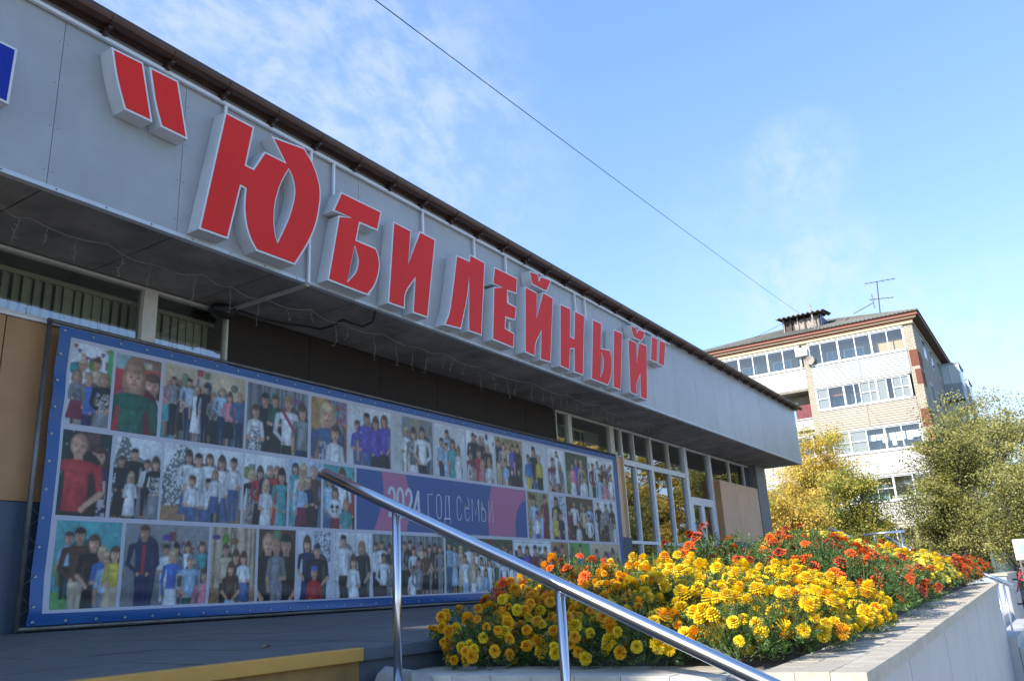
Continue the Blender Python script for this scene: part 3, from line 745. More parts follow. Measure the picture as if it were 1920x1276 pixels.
        for d in (-1, 1):
            ex = cx+d*(sw+.12*h); ey = sh+1.25*h; bend = r.rand()
            hx = cx+d*(.35*h if bend > .35 else sw+.05*h); hy = waist-.15*h if bend > .35 else waist+.55*h
            ac = np.array(T)*.82
            s.cap(cx+d*(sw-.08*h), sh+.15*h, ex, ey, .20*h, .17*h, ac); s.cap(ex, ey, hx, hy, .16*h, .11*h, ac if (kind == 'm' and r.rand() > .4) or r.rand() > .6 else sk*.95)
            s.ell(hx, hy+.05*h, .13*h, .14*h, sk)
        s.ell(cx, y+.48*h, .385*h, .5*h, np.array(Hc)*.9 if hair != 'X' else sk*.8)
        s.ell(cx+lean*h, y+.57*h, .335*h, .42*h, sk); s.ell(cx+lean*h-.1*h, y+.6*h, .18*h, .25*h, sk*1.12)
        if hair != 'X': s.ell(cx, y+.20*h, .36*h, .20*h, Hc)
        if h/s.px > 9:
            for d in (-.14, .14): s.ell(cx+lean*h+d*h, y+.53*h, .055*h, .035*h, (.03, .02, .02)); s.rect(cx+lean*h+d*h-.08*h, y+.43*h, cx+lean*h+d*h+.08*h, y+.46*h, sk*.45)
            s.ell(cx+lean*h, y+.78*h, .12*h, .035*h, (.35, .08, .07)); s.ell(cx+lean*h, y+.66*h, .05*h, .05*h, sk*.8)
    def soft(s, nx, ny):
        g = s.r.standard_normal((nx+2, ny+2)); a = np.linspace(0, nx+.999, s.w); b = np.linspace(0, ny+.999, s.h)
        i = a.astype(int); j = b.astype(int); fa = (a-i)[:, None]; fb = (b-j)[None]; fa = fa*fa*(3-2*fa); fb = fb*fb*(3-2*fb)
        i1 = np.minimum(i+1, nx+1); j1 = np.minimum(j+1, ny+1)
        return (g[i][:, j]*(1-fa)+g[i1][:, j]*fa)*(1-fb)+(g[i][:, j1]*(1-fa)+g[i1][:, j1]*fa)*fb
    def finish(s):
        k = max(2, int(s.asp*22)); s.a *= np.exp(.08*s.soft(k, 20))[..., None]; s.a *= np.exp(.07*s.soft(k*2, 40))[..., None]
        s.a *= np.exp(.10*s.soft(3, 3))[..., None]; s.a += (.004*s.soft(k, 16)[..., None]*np.array((1, .2, -.6)))
        b = s.a.copy(); b[1:-1, 1:-1] = (s.a[1:-1, 1:-1]*2+s.a[:-2, 1:-1]+s.a[2:, 1:-1]+s.a[1:-1, :-2]+s.a[1:-1, 2:])/6; s.a = np.clip(b, 0, 1)
        s.a *= (1+.05*s.noise(1))[..., None]; s.a *= (1+.05*s.noise(4))[..., None]
        g = s.a; g = np.clip(g*1.12-.012, .003, 1); return np.clip(g*.74+.003, 0, .9)
vcm = bpy.data.materials.new('printed_photo'); vcm.use_nodes = True
_t = vcm.node_tree; _b = _t.nodes['Principled BSDF']; _b.inputs['Roughness'].default_value = .42
_a = _t.nodes.new('ShaderNodeVertexColor'); _a.layer_name = 'Col'; _t.links.new(_a.outputs['Color'], _b.inputs['Base Color'])
def sheet_from_pic(p, x0, x1, z0, z1, name, label=None, off=.0024):
    a = p.finish() if isinstance(p, Pic) else p
    nx, nz = a.shape[0], a.shape[1]
    o, me = vsheet(x0, x1, z0, z1, off, nx-1, nz-1, name, vcm, bn)
    ca = me.color_attributes.new('Col', 'FLOAT_COLOR', 'POINT')
    rgba = np.ones((nx, nz, 4), np.float32); rgba[..., :3] = a[:, ::-1]
    ca.data.foreach_set('color', rgba.ravel())
    if label: o['label'] = label
    return o
PH = [  # x0, x1, z0, z1, background, label, people (kind x y head top bottom hair [pattern])
 (4.33, 4.765, 1.80, 2.61, 'wall:W', 'family of six under a string of bunting', 'b .30 .20 .13 W S H;b .62 .15 .14 S K O;m .45 .36 .14 B N X;g .20 .36 .12 E M C 1;w .82 .33 .14 K E C 2'),
 (4.80, 5.32, 1.79, 2.60, 'wall:R', 'woman in a green sweater with a small child', 'g .82 .20 .27 W W O;w .42 .10 .33 G G C'),
 (5.36, 6.455, 1.79, 2.61, 'wall:S:T', 'row of people standing with flowers', 'w .06 .20 .10 P T H;w .18 .24 .11 D K C 2;m .12 .18 .10 E K O;m .30 .16 .11 L N K;w .39 .27 .10 W W H;m .50 .20 .11 K K K;w .60 .31 .10 E K C 2;m .70 .20 .11 L N C;w .80 .26 .11 P K O;m .93 .22 .12 D N X'),
 (6.49, 7.465, 1.79, 2.60, 'curt:E', 'parents and children, one with a graduation sash', 'm .28 .13 .19 K K K;b .44 .13 .16 G K O;g .14 .33 .18 W W O 2;m .66 .10 .21 W K C;w .90 .22 .19 E N O'),
 (7.52, 8.17, 1.79, 2.60, 'curt:C', 'blonde woman cradling a baby', 'w .45 .08 .34 D D H 3;c .66 .42 .24 W W O'),
 (8.21, 9.06, 1.79, 2.60, 'studio', 'family of four in violet shirts', 'b .20 .26 .17 V D O;m .42 .10 .19 V D K;w .63 .17 .18 V K O;w .84 .08 .19 V K O'),
 (9.12, 10.03, 1.79, 2.60, 'wall:E', 'couple with a baby and golden lights', 'c .32 .20 .16 W W H;w .50 .22 .18 E W O 2;m .72 .15 .19 W K O'),
 (10.08, 10.84, 1.79, 2.60, 'studio', None, 'm .40 .10 .15 L N K;b .22 .27 .15 L N O;b .38 .35 .14 L L O;w .60 .27 .16 T T O;g .78 .40 .14 W W C'),
 (10.90, 11.68, 1.79, 2.60, 'wall:W', None, 'm .25 .05 .16 K K O;m .50 .08 .16 K K X;w .75 .22 .15 K K H;w .15 .42 .15 M M O 2;w .45 .34 .16 R R O;g .55 .60 .15 P P H;g .80 .52 .15 W W C'),
 (11.73, 12.57, 1.79, 2.60, 'autumn', None, 'm .12 .06 .14 N S O;m .30 .12 .14 S K O;w .48 .08 .14 S K C;w .64 .12 .14 V V O;w .82 .12 .14 K K O;b .35 .45 .15 L S O;w .58 .62 .14 K K O;b .84 .60 .14 K K O'),
 (12.62, 13.38, 1.79, 2.60, 'studio', None, 'm .45 .06 .20 K D K;c .20 .26 .17 B Y O;c .68 .22 .17 Y K H'),
 (13.46, 14.08, 1.79, 2.60, 'wall:W:S', None, 'm .30 .22 .19 M K O 2;w .68 .30 .18 E E O 2;b .50 .48 .16 E E O;w .55 .05 .12 W W K'),
 (14.14, 15.04, 1.79, 2.60, 'out', None, 'm .48 .10 .17 V D C;w .70 .14 .17 S W H 2;g .30 .22 .17 P W O;b .80 .50 .15 W L O'),
 (15.09, 16.18, 1.79, 2.60, 'wall:W', None, 'm .16 .16 .16 M K K;m .36 .08 .17 W E O;w .54 .20 .17 K K O;m .66 .10 .16 O K X;w .88 .34 .16 W S K;m .40 .38 .17 L L O;g .62 .48 .17 P P H'),
 (4.33, 4.83, .93, 1.74, 'tree', 'bald man in a red shirt embracing a dark haired woman', 'w .74 .16 .23 N N O 3;m .34 .05 .25 R K X'),
 (4.87, 5.40, .93, 1.74, 'xmas:W:C', 'family in black and white by a decorated tree', 'm .42 .14 .13 K K K;w .16 .25 .12 K K O;b .70 .26 .12 W K O;w .88 .24 .13 K E O 2;g .38 .46 .10 W W H'),
 (5.43, 6.46, .93, 1.74, 'xmas:W:C', 'family of seven in white shirts and jeans', 'w .30 .10 .14 W D O;m .42 .10 .16 W D K;w .56 .09 .14 W D O;w .72 .12 .15 W D O;b .88 .10 .15 W D K;b .36 .40 .14 W D O;b .56 .42 .14 W D K;g .64 .30 .12 W D C'),
 (6.49, 7.145, .93, 1.74, 'wall:W:S', None, 'w .18 .24 .15 K K H 1;w .36 .20 .14 R K O;m .58 .14 .15 N K E;m .74 .14 .15 R R C;w .86 .20 .17 T T K;g .50 .38 .14 W W H'),
 (7.18, 7.71, .93, 1.74, 'wall:L:S', None, 'w .18 .06 .15 T T O;w .42 .08 .17 W M H;m .74 .06 .18 O K X;b .58 .27 .14 N K H;g .38 .30 .14 L M H'),
 (7.75, 8.32, .93, 1.74, 'wall:T', None, 'm .84 .24 .16 R K O;w .60 .08 .17 W K O;w .20 .18 .16 L D O;g .38 .36 .16 W M O;g .72 .54 .15 T T C'),
 (12.67, 13.40, .93, 1.74, 'autumn', None, 'w .30 .12 .17 L L O;m .72 .30 .20 L E H;b .42 .42 .16 W B O;w .80 .08 .15 M M O'),
 (13.44, 14.02, .93, 1.74, 'snow', None, 'w .40 .06 .18 K K K;c .35 .34 .20 Y N Y;b .68 .38 .16 N N O'),
 (14.06, 15.15, .93, 1.74, 'wall:O', None, 'm .28 .08 .16 W K O;m .62 .16 .15 S K O;w .84 .10 .16 L S O;c .40 .55 .15 W W O;m .80 .38 .15 W K K;w .10 .30 .14 M M O'),
 (15.22, 16.16, .93, 1.74, 'studio', None, 'm .16 .06 .15 K K O;m .52 .08 .15 E K K;w .78 .08 .16 K K O;b .30 .30 .14 E K O;g .70 .34 .15 E E O;b .46 .42 .14 K K O;g .88 .50 .14 W W O'),
 (4.36, 5.02, .085, .885, 'wall:T:F', 'family of six crowded on a sofa', 'b .20 .14 .13 L K O;m .36 .09 .17 O S K;w .58 .17 .17 K K O;b .72 .30 .15 B E H;b .80 .36 .16 L E H;g .92 .30 .16 Y S O'),
 (5.06, 6.05, .085, .885, 'wall:E', 'man in a blue suit standing beside seated guests', 'w .92 .22 .12 T E O;w .74 .24 .11 W E O;w .60 .26 .11 E E K;b .48 .26 .12 W W K;w .56 .34 .13 B W H;m .78 .38 .15 L G E;w .97 .56 .16 P P O;m .22 .03 .17 N N O'),
 (6.09, 6.70, .08, .885, 'curt:S:C', 'small family sitting in a white tent', 'm .32 .24 .14 S K O;w .55 .34 .14 O K O;g .72 .36 .13 W D O;w .45 .50 .13 O L O'),
 (6.74, 7.30, .08, .885, 'wall:O', 'bald man and dark haired woman kissing a toddler', 'm .26 .07 .26 K K X;w .74 .08 .26 K N K;c .48 .14 .20 E E X'),
 (7.34, 7.89, .075, .885, 'snow', 'family in winter coats', 'w .28 .12 .17 N N O;m .58 .20 .18 K K N;b .50 .52 .17 R N B'),
 (7.94, 8.64, .075, .885, 'studio', 'man, girl and woman in black and white', 'm .26 .05 .17 W K K;w .74 .14 .18 K K C;g .52 .38 .16 W W O'),
 (8.67, 10.23, .075, .885, 'curt:E', 'large group portrait in dark and grey clothes', 'm .04 .15 .13 W K O;m .12 .12 .13 W K O;w .22 .18 .13 K K O;m .32 .14 .13 E K O;m .42 .12 .13 E K O;m .50 .10 .13 K K K;m .66 .12 .13 S K K;w .78 .16 .13 E E K;w .86 .14 .13 K K K;m .94 .16 .13 E E O;w .55 .20 .13 W W O;m .14 .32 .14 W K O;w .26 .45 .14 E E O 2;w .55 .52 .14 W K O;m .62 .38 .15 E K K;w .72 .24 .12 O K O'),
 (10.28, 12.13, .075, .885, 'out', 'large group on a green lawn in white and pale blue', 'm .05 .10 .12 L D O;w .12 .14 .12 L L O;w .21 .16 .12 S S H;m .32 .12 .12 W L O;w .42 .20 .12 W L O;w .52 .16 .12 W W O;m .66 .16 .12 L L O;m .76 .12 .12 W D K;m .88 .14 .12 L W O;w .96 .18 .12 W W O;m .26 .32 .14 W L O;w .38 .34 .14 S W H;w .50 .36 .14 W L O;w .62 .38 .14 W W O;b .46 .56 .13 W L O;g .56 .58 .13 L L O;m .84 .36 .14 W L X'),
 (12.19, 13.35, .075, .885, 'wall:W', None, 'm .14 .12 .18 N D O;w .34 .12 .18 V V O;m .56 .10 .19 M K K;m .86 .12 .19 M N O;w .72 .30 .18 K K O;b .80 .48 .17 L D O;w .20 .48 .17 D D O 2;b .50 .46 .17 R K O'),
 (13.40, 14.02, .075, .885, 'wall:C', None, 'w .24 .12 .24 O O K;b .64 .06 .20 O O O;m .60 .42 .26 O O K'),
 (14.07, 14.88, .075, .885, 'wall:F', None, 'b .30 .34 .15 L D O;b .78 .36 .15 L D O;b .52 .04 .17 B B K'),
 (14.93, 16.18, .075, .885, 'wall:S', None, 'm .18 .14 .22 G K O;w .48 .20 .22 W W O;w .74 .16 .22 S K O;g .90 .34 .20 P P O;m .40 .52 .22 S S O'),
]
for k, (x0, x1, z0, z1, bgk, lab, ppl) in enumerate(PH):
    res = .0085 if x0 < 7.4 else (.011 if x0 < 10.5 else .014)
    p = Pic(x1-x0, z1-z0, res, 100+k); p.bg(bgk)
    if bgk.split(':')[0] in ('wall', 'curt', 'autumn', 'out'): p.clutter(int(6*p.asp)+2)
    if k == 0:
        p.rect(p.asp*.86, 0, p.asp, .7, (.08, .35, .12))
        for i in range(9):
            t = i/8; bx_ = p.asp*(.08+.75*t); by = .02+.14*math.sin(math.pi*t)
            p.trap(bx_, by, by+.06, .035, .002, [(.4, .04, .06), (.12, .08, .25), (.4, .3, .1)][i % 3])
    if k == 1: p.rect(p.asp*.3, .0, p.asp, .16, (.2, .12, .08)); p.rect(0, 0, p.asp*.32, .2, (.25, .4, .42)); [p.ell(p.asp*(.55+.07*i), .1, .03, .05, c_) for i, c_ in enumerate([(.4, .05, .05), (.2, .3, .35), (.4, .35, .1), (.4, .4, .4), (.35, .1, .1)])]
    if k == 2: p.rect(p.asp*.38, .0, p.asp*.46, .10, (.4, .07, .07)); p.rect(p.asp*.47, .02, p.asp*.54, .12, (.10, .2, .12)); p.rect(p.asp*.385, .13, p.asp*.41, .4, (.15, .12, .3))
    if k == 4:
        p.rect(0, 0, p.asp*.4, .5, (.35, .22, .08))
        for i in range(60): p.ell(p.asp*(.5+.5*p.r.rand()), p.r.rand()*.6, .03, .03, [(.45, .1, .4), (.1, .2, .5), (.5, .3, .1), (.1, .35, .3)][i % 4])
    if k == 6:
        for i in range(150): p.ell(p.asp*(.42+.22*p.r.rand()), p.r.rand()*.6, .014, .014, (.45, .33, .14))
        p.rect(0, 0, p.asp*.22, 1, (.45, .48, .48))
    if k in (14,):
        p.rect(p.asp*.3, 0, p.asp*.75, 1, (.10, .055, .04))
    if k == 25:
        for i in range(60): p.ell(p.asp*(.42+.55*p.r.rand()), .22+.14*p.r.rand(), .018, .022, [(.3, .2, .15), (.1, .12, .3), (.35, .35, .38), (.25, .06, .08)][i % 4])
    if k == 26: p.put((np.abs(p.x-p.asp*.55-(p.y-.3)*.25) < .012).astype(float), (.12, .09, .05))
    if k == 29:
        for i in range(6): p.rect(p.asp*(.05+.17*i), 0, p.asp*(.05+.17*i)+.008, 1, (.1, .12, .14))
        for i in (.3, .52, .74): p.rect(0, i, p.asp, i+.008, (.1, .12, .14))
    if k == 32:
        for i in range(9): p.rect(0, .04+.11*i, p.asp, .048+.11*i, (.12, .13, .14))
    for s_ in ppl.split(';'):
        v = s_.split(); p.person(v[0], float(v[1]), float(v[2]), float(v[3]), v[4], v[5], v[6], int(v[7]) if len(v) > 7 else 0)
    if k == 3: p.cap(p.asp*.56, .33, p.asp*.76, .62, .03, .03, (.35, .04, .10))
    if k == 25: p.rect(p.asp*.205, .27, p.asp*.235, .62, (.42, .03, .04)); p.rect(p.asp*.62, .62, p.asp*.70, .80, (.5, .5, .5)); p.rect(p.asp*.63, .64, p.asp*.69, .78, (.08, .08, .09))
    if k == 34: p.cap(p.asp*.30, .72, p.asp*.75, .60, .11, .11, (.45, .03, .04)); [p.cap(p.asp*(.34+.09*i), .74-.03*i, p.asp*(.36+.09*i), .63-.03*i, .012, .012, (.6, .6, .6)) for i in range(5)]
    if k == 33: pass
    if k == 19: p.ell(p.asp*.36, .74, .10, .09, (.6, .62, .62)); p.ell(p.asp*.28, .66, .035, .035, (.02, .02, .02)); p.ell(p.asp*.44, .66, .035, .035, (.02, .02, .02)); p.ell(p.asp*.31, .73, .02, .028, (.02, .02, .02)); p.ell(p.asp*.41, .73, .02, .028, (.02, .02, .02))
    sheet_from_pic(p, x0, x1, z0, z1, 'photo', lab)
# the year panel
TX0, TX1, TZ0, TZ1 = 8.36, 12.62, .935, 1.745
vsheet(TX0, TX1, TZ0, TZ1, .0024, 60, 8, 'text_panel', mat('print_blue', (.018, .068, .23), .4), bn)
pinkm = mat('print_pink', (.34, .11, .22), .4)
def flat(contours, name, m, off):
    q = prism(contours, -.0002, .0002); q.v = [(x, surf(x, z)-off+y, z) for x, y, z in q.v]; return q.build(name, m, bn)
def arc(cx, cz, rx, rz, a0, a1, n=14): return [(cx+rx*math.cos(rad(a0+(a1-a0)*i/n)), cz+rz*math.sin(rad(a0+(a1-a0)*i/n))) for i in range(n+1)]
flat([[(8.70, TZ0+.002), (9.38, TZ0+.002), (9.47, 1.2), (9.47, 1.45), (9.38, TZ1-.002), (8.86, TZ1-.002), (8.90, 1.5), (8.87, 1.3)]], 'pink_shape', pinkm, .0036)
flat([[(11.44, TZ0+.002), (11.42, 1.25), (11.48, 1.50), (11.56, TZ1-.002), (12.60, TZ1-.002), (12.60, 1.56), (12.50, 1.54), (12.38, 1.46), (12.28, 1.3), (12.24, 1.12), (12.25, TZ0+.002)]], 'pink_shape', pinkm, .0036)
lm = mat('print_pale_letters', (.44, .48, .55), .4)
def stroke(pts, wd):
    # flat ribbon contour of a polyline
    l = []; r_ = []; n = len(pts)
    for i, p in enumerate(pts):
        a = Vector(pts[max(i-1, 0)]); b = Vector(pts[min(i+1, n-1)]); t = (b-a).normalized(); nn = Vector((-t.y, t.x))*wd/2
        if 0 < i < n-1:
            t0 = (Vector(p)-Vector(pts[i-1])).normalized(); nn = nn/max(.5, t0.dot(t))
        l.append(tuple(Vector(p)+nn)); r_.append(tuple(Vector(p)-nn))
    return l+r_[::-1]
def glyph(strokes, x, z, sx, sz, wd):
    for s_ in strokes: flat([stroke([(x+a*sx, z+b*sz) for a, b in s_], wd)], 'printed_letter', lm, .0046)
def ring(cx, cz, rx, rz, a0, a1, n=12): return [(cx+rx*math.cos(rad(a0+(a1-a0)*i/n)), cz+rz*math.sin(rad(a0+(a1-a0)*i/n))) for i in range(n+1)]
two = [ring(.5, .72, .40, .28, 170, 0, 10)+[(.88, .60), (.10, .02)], [(.02, .05), (.95, .05)]]
zero = [ring(.5, .72, .40, .28, 0, 180, 10)+ring(.5, .28, .40, .28, 180, 360, 10)+[(.9, .72)]]
four = [[(.72, 1), (.05, .28), (.98, .28)], [(.72, .0), (.72, 1.0)]]
x = 8.99
for gl in (two, zero, two, four):
    glyph(gl, x, 1.13, .155, .40, .050); x += .185
o_ = [ring(.5, .72, .38, .28, 0, 180, 10)+ring(.5, .28, .38, .28, 180, 360, 10)+[(.88, .72)]]
small = dict(g=[[(.12, 0), (.12, .97), (.85, .97)]], o=o_, d=[[(.0, -.18), (.0, .02), (1, .02), (1, -.18)], [(.15, .02), (.30, .97), (.82, .97), (.82, .02)]],
             s=[ring(.5, .72, .38, .28, 10, 180, 10)+ring(.5, .28, .38, .28, 180, 350, 10)], e=[[(.12, .52), (.88, .52)]+ring(.5, .72, .38, .28, 0, 180, 10)+ring(.5, .28, .38, .28, 180, 340, 10)],
             m=[[(.05, 0), (.05, .97), (.5, .3), (.95, .97), (.95, 0)]], b=[[(.1, .97), (.1, .03), (.6, .03), (.85, .14), (.85, .42), (.6, .55), (.1, .55)]], i=[[(.1, .97), (.1, .0), (.88, .97), (.88, 0)]])
x = 9.86
for ch in 'god sembi':
    if ch == ' ': x += .10; continue
    wd_ = .20 if ch in 'm' else .15
    glyph(small[ch], x, 1.15, wd_, .36, .016); x += wd_+.055

# ------------------------------------------------------------------ garland, cable, black box
gpts = [(3.16, 7.10), (3.43, 7.16), (4.18, 7.17), (4.78, 7.28), (5.25, 7.13), (5.67, 7.21), (6.2, 7.24), (6.77, 7.12), (7.4, 7.21), (8.08, 7.13), (8.93, 7.18), (9.32, 7.09), (10.39, 7.18), (11.88, 7.11), (13.07, 7.13), (14.29, 7.11), (15.48, 7.27), (16.81, 7.17), (18.4, 7.2), (20.0, 7.15)]
gar = empty('icicle_garland', (10, 7.15, 3.4), 'unlit white icicle light string hooked along the underside of the overhang', 'light string')
pts = []
for (a, b) in zip(gpts[:-1], gpts[1:]):
    for t in (0, .25, .5, .75): pts.append((a[0]+(b[0]-a[0])*t, a[1]+(b[1]-a[1])*t, 3.415-.05*math.sin(math.pi*t)))
q = MB(); q.tube([(-1, 7.1, 3.40)]+pts, .0042, 5); q.build('wire', M['wire'], gar)
rg_ = random.Random(8); x = 3.35
while x < 19:
    i = min(range(len(pts)), key=lambda k_: abs(pts[k_][0]-x)); p0 = Vector(pts[i]); p0.x = x
    ln = rg_.choice((.16, .24, .30, .34, .22)); q = MB(); dr_ = [p0]; cur = p0.copy()
    for k in range(5): cur = cur+Vector((rg_.uniform(-.022, .022), rg_.uniform(-.02, .02), -ln/5)); dr_.append(cur.copy())
    q.tube(dr_, .0030, 4)
    for k in range(2, 6):
        d = Vector((rg_.uniform(-1, 1), rg_.uniform(-1, 1), rg_.uniform(-.5, .3))).normalized()*.035
        q.tube([dr_[k], dr_[k]+d], .0034, 4)
    q.build('light_strand', M['wire'], gar); x += rg_.uniform(.24, .48)
cpts = [(7.37, 6.62), (7.61, 6.88), (7.68, 7.12), (7.53, 7.16), (7.38, 7.18), (7.48, 7.45), (7.45, 7.65), (7.16, 7.66), (6.98, 7.74), (6.71, 7.82), (6.3, 7.85)]
q = MB(); P3 = [Vector((a, b, 3.435-.02*math.sin(i))) for i, (a, b) in enumerate(cpts)]
q.tube(P3, .011, 6); tag(q.build('black_cable', M['black'], smooth=True), 'black cable sagging across the underside of the overhang below the third red letter', 'cable')
q = MB(); n = 12
rr_ = random.Random(2); rings = []
for i in range(7):
    a = math.pi*i/6; z = 3.37+.075*math.cos(a); r_ = .16*math.sin(a)**.5 if 0 < i < 6 else .02
    for k in range(n):
        b = 2*math.pi*k/n; rj = r_*(1+rr_.uniform(-.1, .1)); q.v.append((6.06+rj*1.15*math.cos(b), 7.83+rj*.8*math.sin(b), z))
for i in range(6):
    for k in range(n): q.f.append((i*n+k, i*n+(k+1) % n, (i+1)*n+(k+1) % n, (i+1)*n+k))
q.f.append(tuple(range(n))[::-1]); q.f.append(tuple(6*n+k for k in range(n)))
q.f = [f[::-1] for f in q.f]
tag(q.build('wrapped_loudspeaker', M['black'], smooth=False), 'black wrapped bundle under the overhang where the dark panels begin', 'loudspeaker')

# ------------------------------------------------------------------ handrail of the near stairs
hr = empty('handrail', (2.87, 1.7, -1.3), 'polished steel handrail slanting down across the foreground', 'handrail')
rz = lambda y: -.726+.455*y
q = MB(); q.tube([(2.87, y, rz(y)) for y in np.linspace(2.915, -1.6, 14)], .0255, 28); q.build('rail', M['steel'], hr, smooth=True)
q = MB(); q.tube([(2.87, 2.915, rz(2.915)), (2.87, 2.921, rz(2.921))], .0262, 28); q.build('end_cap', M['steel'], hr)
for y in (2.462, 1.657, .85, .05, -.75):
    gz = TE-.16*max(1, math.ceil((YE-y)/.352))
    q = MB(); q.tube([(2.87, y, gz-.02), (2.87, y, rz(y)-.012)], .0185, 24); q.build('post', M['steel'], hr, smooth=True)
    q = MB(); q.tube([(2.87, y, gz), (2.87, y, gz+.012)], .045, 24); q.build('base_flange', M['steel'], hr)

# ------------------------------------------------------------------ marigolds
def headmesh(name, rings, R, flat_, mats, twotone=False, seed=1):
    r = random.Random(seed); V = []; F = []; MI = []
    for ri, (npet, pol, ln, wd, lift) in enumerate(rings):
        for k in range(npet):
            a = 2*math.pi*(k+.5*(ri % 2)+r.uniform(-.15, .15))/npet
            out_ = Vector((math.cos(a), math.sin(a), 0)); tang = Vector((-math.sin(a), math.cos(a), 0)); up = Vector((0, 0, 1))
            dirn = (out_*math.sin(pol)+up*math.cos(pol)*flat_).normalized(); base = dirn*R*.35*math.sin(pol)+up*R*.12*ri
            tip = base+dirn*R*ln*(1+r.uniform(-.12, .12)); mid = base.lerp(tip, .6)+up*R*lift
            w1 = R*wd; n = len(V)
            V += [tuple(base-tang*w1*.3), tuple(base+tang*w1*.3), tuple(mid+tang*w1*.6), tuple(mid-tang*w1*.6),
                  tuple(tip+tang*w1*.5+up*R*r.uniform(-.10, .10)), tuple(tip-up*R*r.uniform(.0, .12)-out_*R*.05), tuple(tip-tang*w1*.5+up*R*r.uniform(-.10, .10))]
            F += [(n, n+1, n+2, n+3)]; MI.append(1 if twotone else 0)
            F += [(n+3, n+2, n+5, n+6), ]; MI.append(0); F += [(n+2, n+4, n+5, n+5)]; MI.append(0)
    F = [tuple(dict.fromkeys(f)) for f in F]
    # calyx
    n = len(V); 
    for k in range(6):
        a = 2*math.pi*k/6; V.append((R*.30*math.cos(a), R*.30*math.sin(a), -R*.08)); V.append((R*.12*math.cos(a), R*.12*math.sin(a), -R*.75))
    for k in range(6): F.append((n+2*k, n+2*k+1, n+2*((k+1) % 6)+1, n+2*((k+1) % 6))); MI.append(2)
    me = bpy.data.meshes.new(name); me.from_pydata(V, [], F)
    for m in mats: me.materials.append(m)
    me.polygons.foreach_set('material_index', MI); me.update(); return me
calyx = mat('calyx_green', (.07, .13, .03), .6)
def pet(name, c, v=.10, tr=.25): return mat(name, c, .55, 0, .18, 60, randv=v, trans=tr)
mY = pet('petal_yellow', (.88, .64, .016)); mYo = pet('petal_golden', (.86, .47, .008)); mO = pet('petal_orange', (.80, .17, .008)); mR = pet('petal_orange_red', (.74, .105, .010)); mD = pet('petal_dark_red', (.16, .010, .010), .2); mL = pet('petal_lemon', (.86, .72, .13))
mY2 = pet('petal_deep_yellow', (.87, .58, .012)); mYo2 = pet('petal_deep_golden', (.84, .37, .006))
POM = [(14, 1.85, .85, .36, .02), (14, 1.50, .98, .36, .06), (13, 1.18, .98, .36, .08), (11, .86, .95, .36, .09), (9, .55, .90, .36, .08), (6, .25, .82, .34, .05)]
FRE = [(10, 1.6, 1.0, .46, .02), (9, 1.25, .8, .40, .04), (8, .85, .62, .34, .05), (5, .35, .5, .3, .05)]
SNG = [(7, 1.5, 1.0, .62, .02), (6, .7, .38, .3, .04)]
H_ = dict(
    Y=[headmesh('head_yellow_%d' % i, POM, .0262, .85, [mY, mY2, calyx], True, i) for i in range(3)],
    G=[headmesh('head_golden_%d' % i, POM, .0255, .85, [mYo, mYo2, calyx], True, 10+i) for i in range(3)],
    O=[headmesh('head_orange_%d' % i, FRE, .024, .6, [mO, mR, calyx], True, 20+i) for i in range(2)],
    R=[headmesh('head_red_%d' % i, FRE, .025, .6, [mR, mD, calyx], True, 30+i) for i in range(2)],
    D=[headmesh('head_dark_%d' % i, FRE, .024, .5, [mD, mD, calyx], True, 40+i) for i in range(1)],
    L=[headmesh('head_lemon_%d' % i, SNG, .026, .3, [mL, mY, calyx], True, 50+i) for i in range(2)])
violet = headmesh('violet_flower', SNG, .022, .2, [mat('petal_violet', (.30, .25, .62), .5), mat('petal_pale', (.6, .6, .7), .5), calyx], True, 60)
fol = [mat('marigold_leaf_dark', (.028, .072, .016), .5, 0, .25, 30, trans=.25), mat('marigold_leaf_mid', (.055, .13, .025), .5, 0, .25, 30, trans=.25), mat('marigold_leaf_light', (.11, .19, .05), .5, 0, .25, 30, trans=.3), mat('marigold_stem', (.09, .13, .04), .6)]
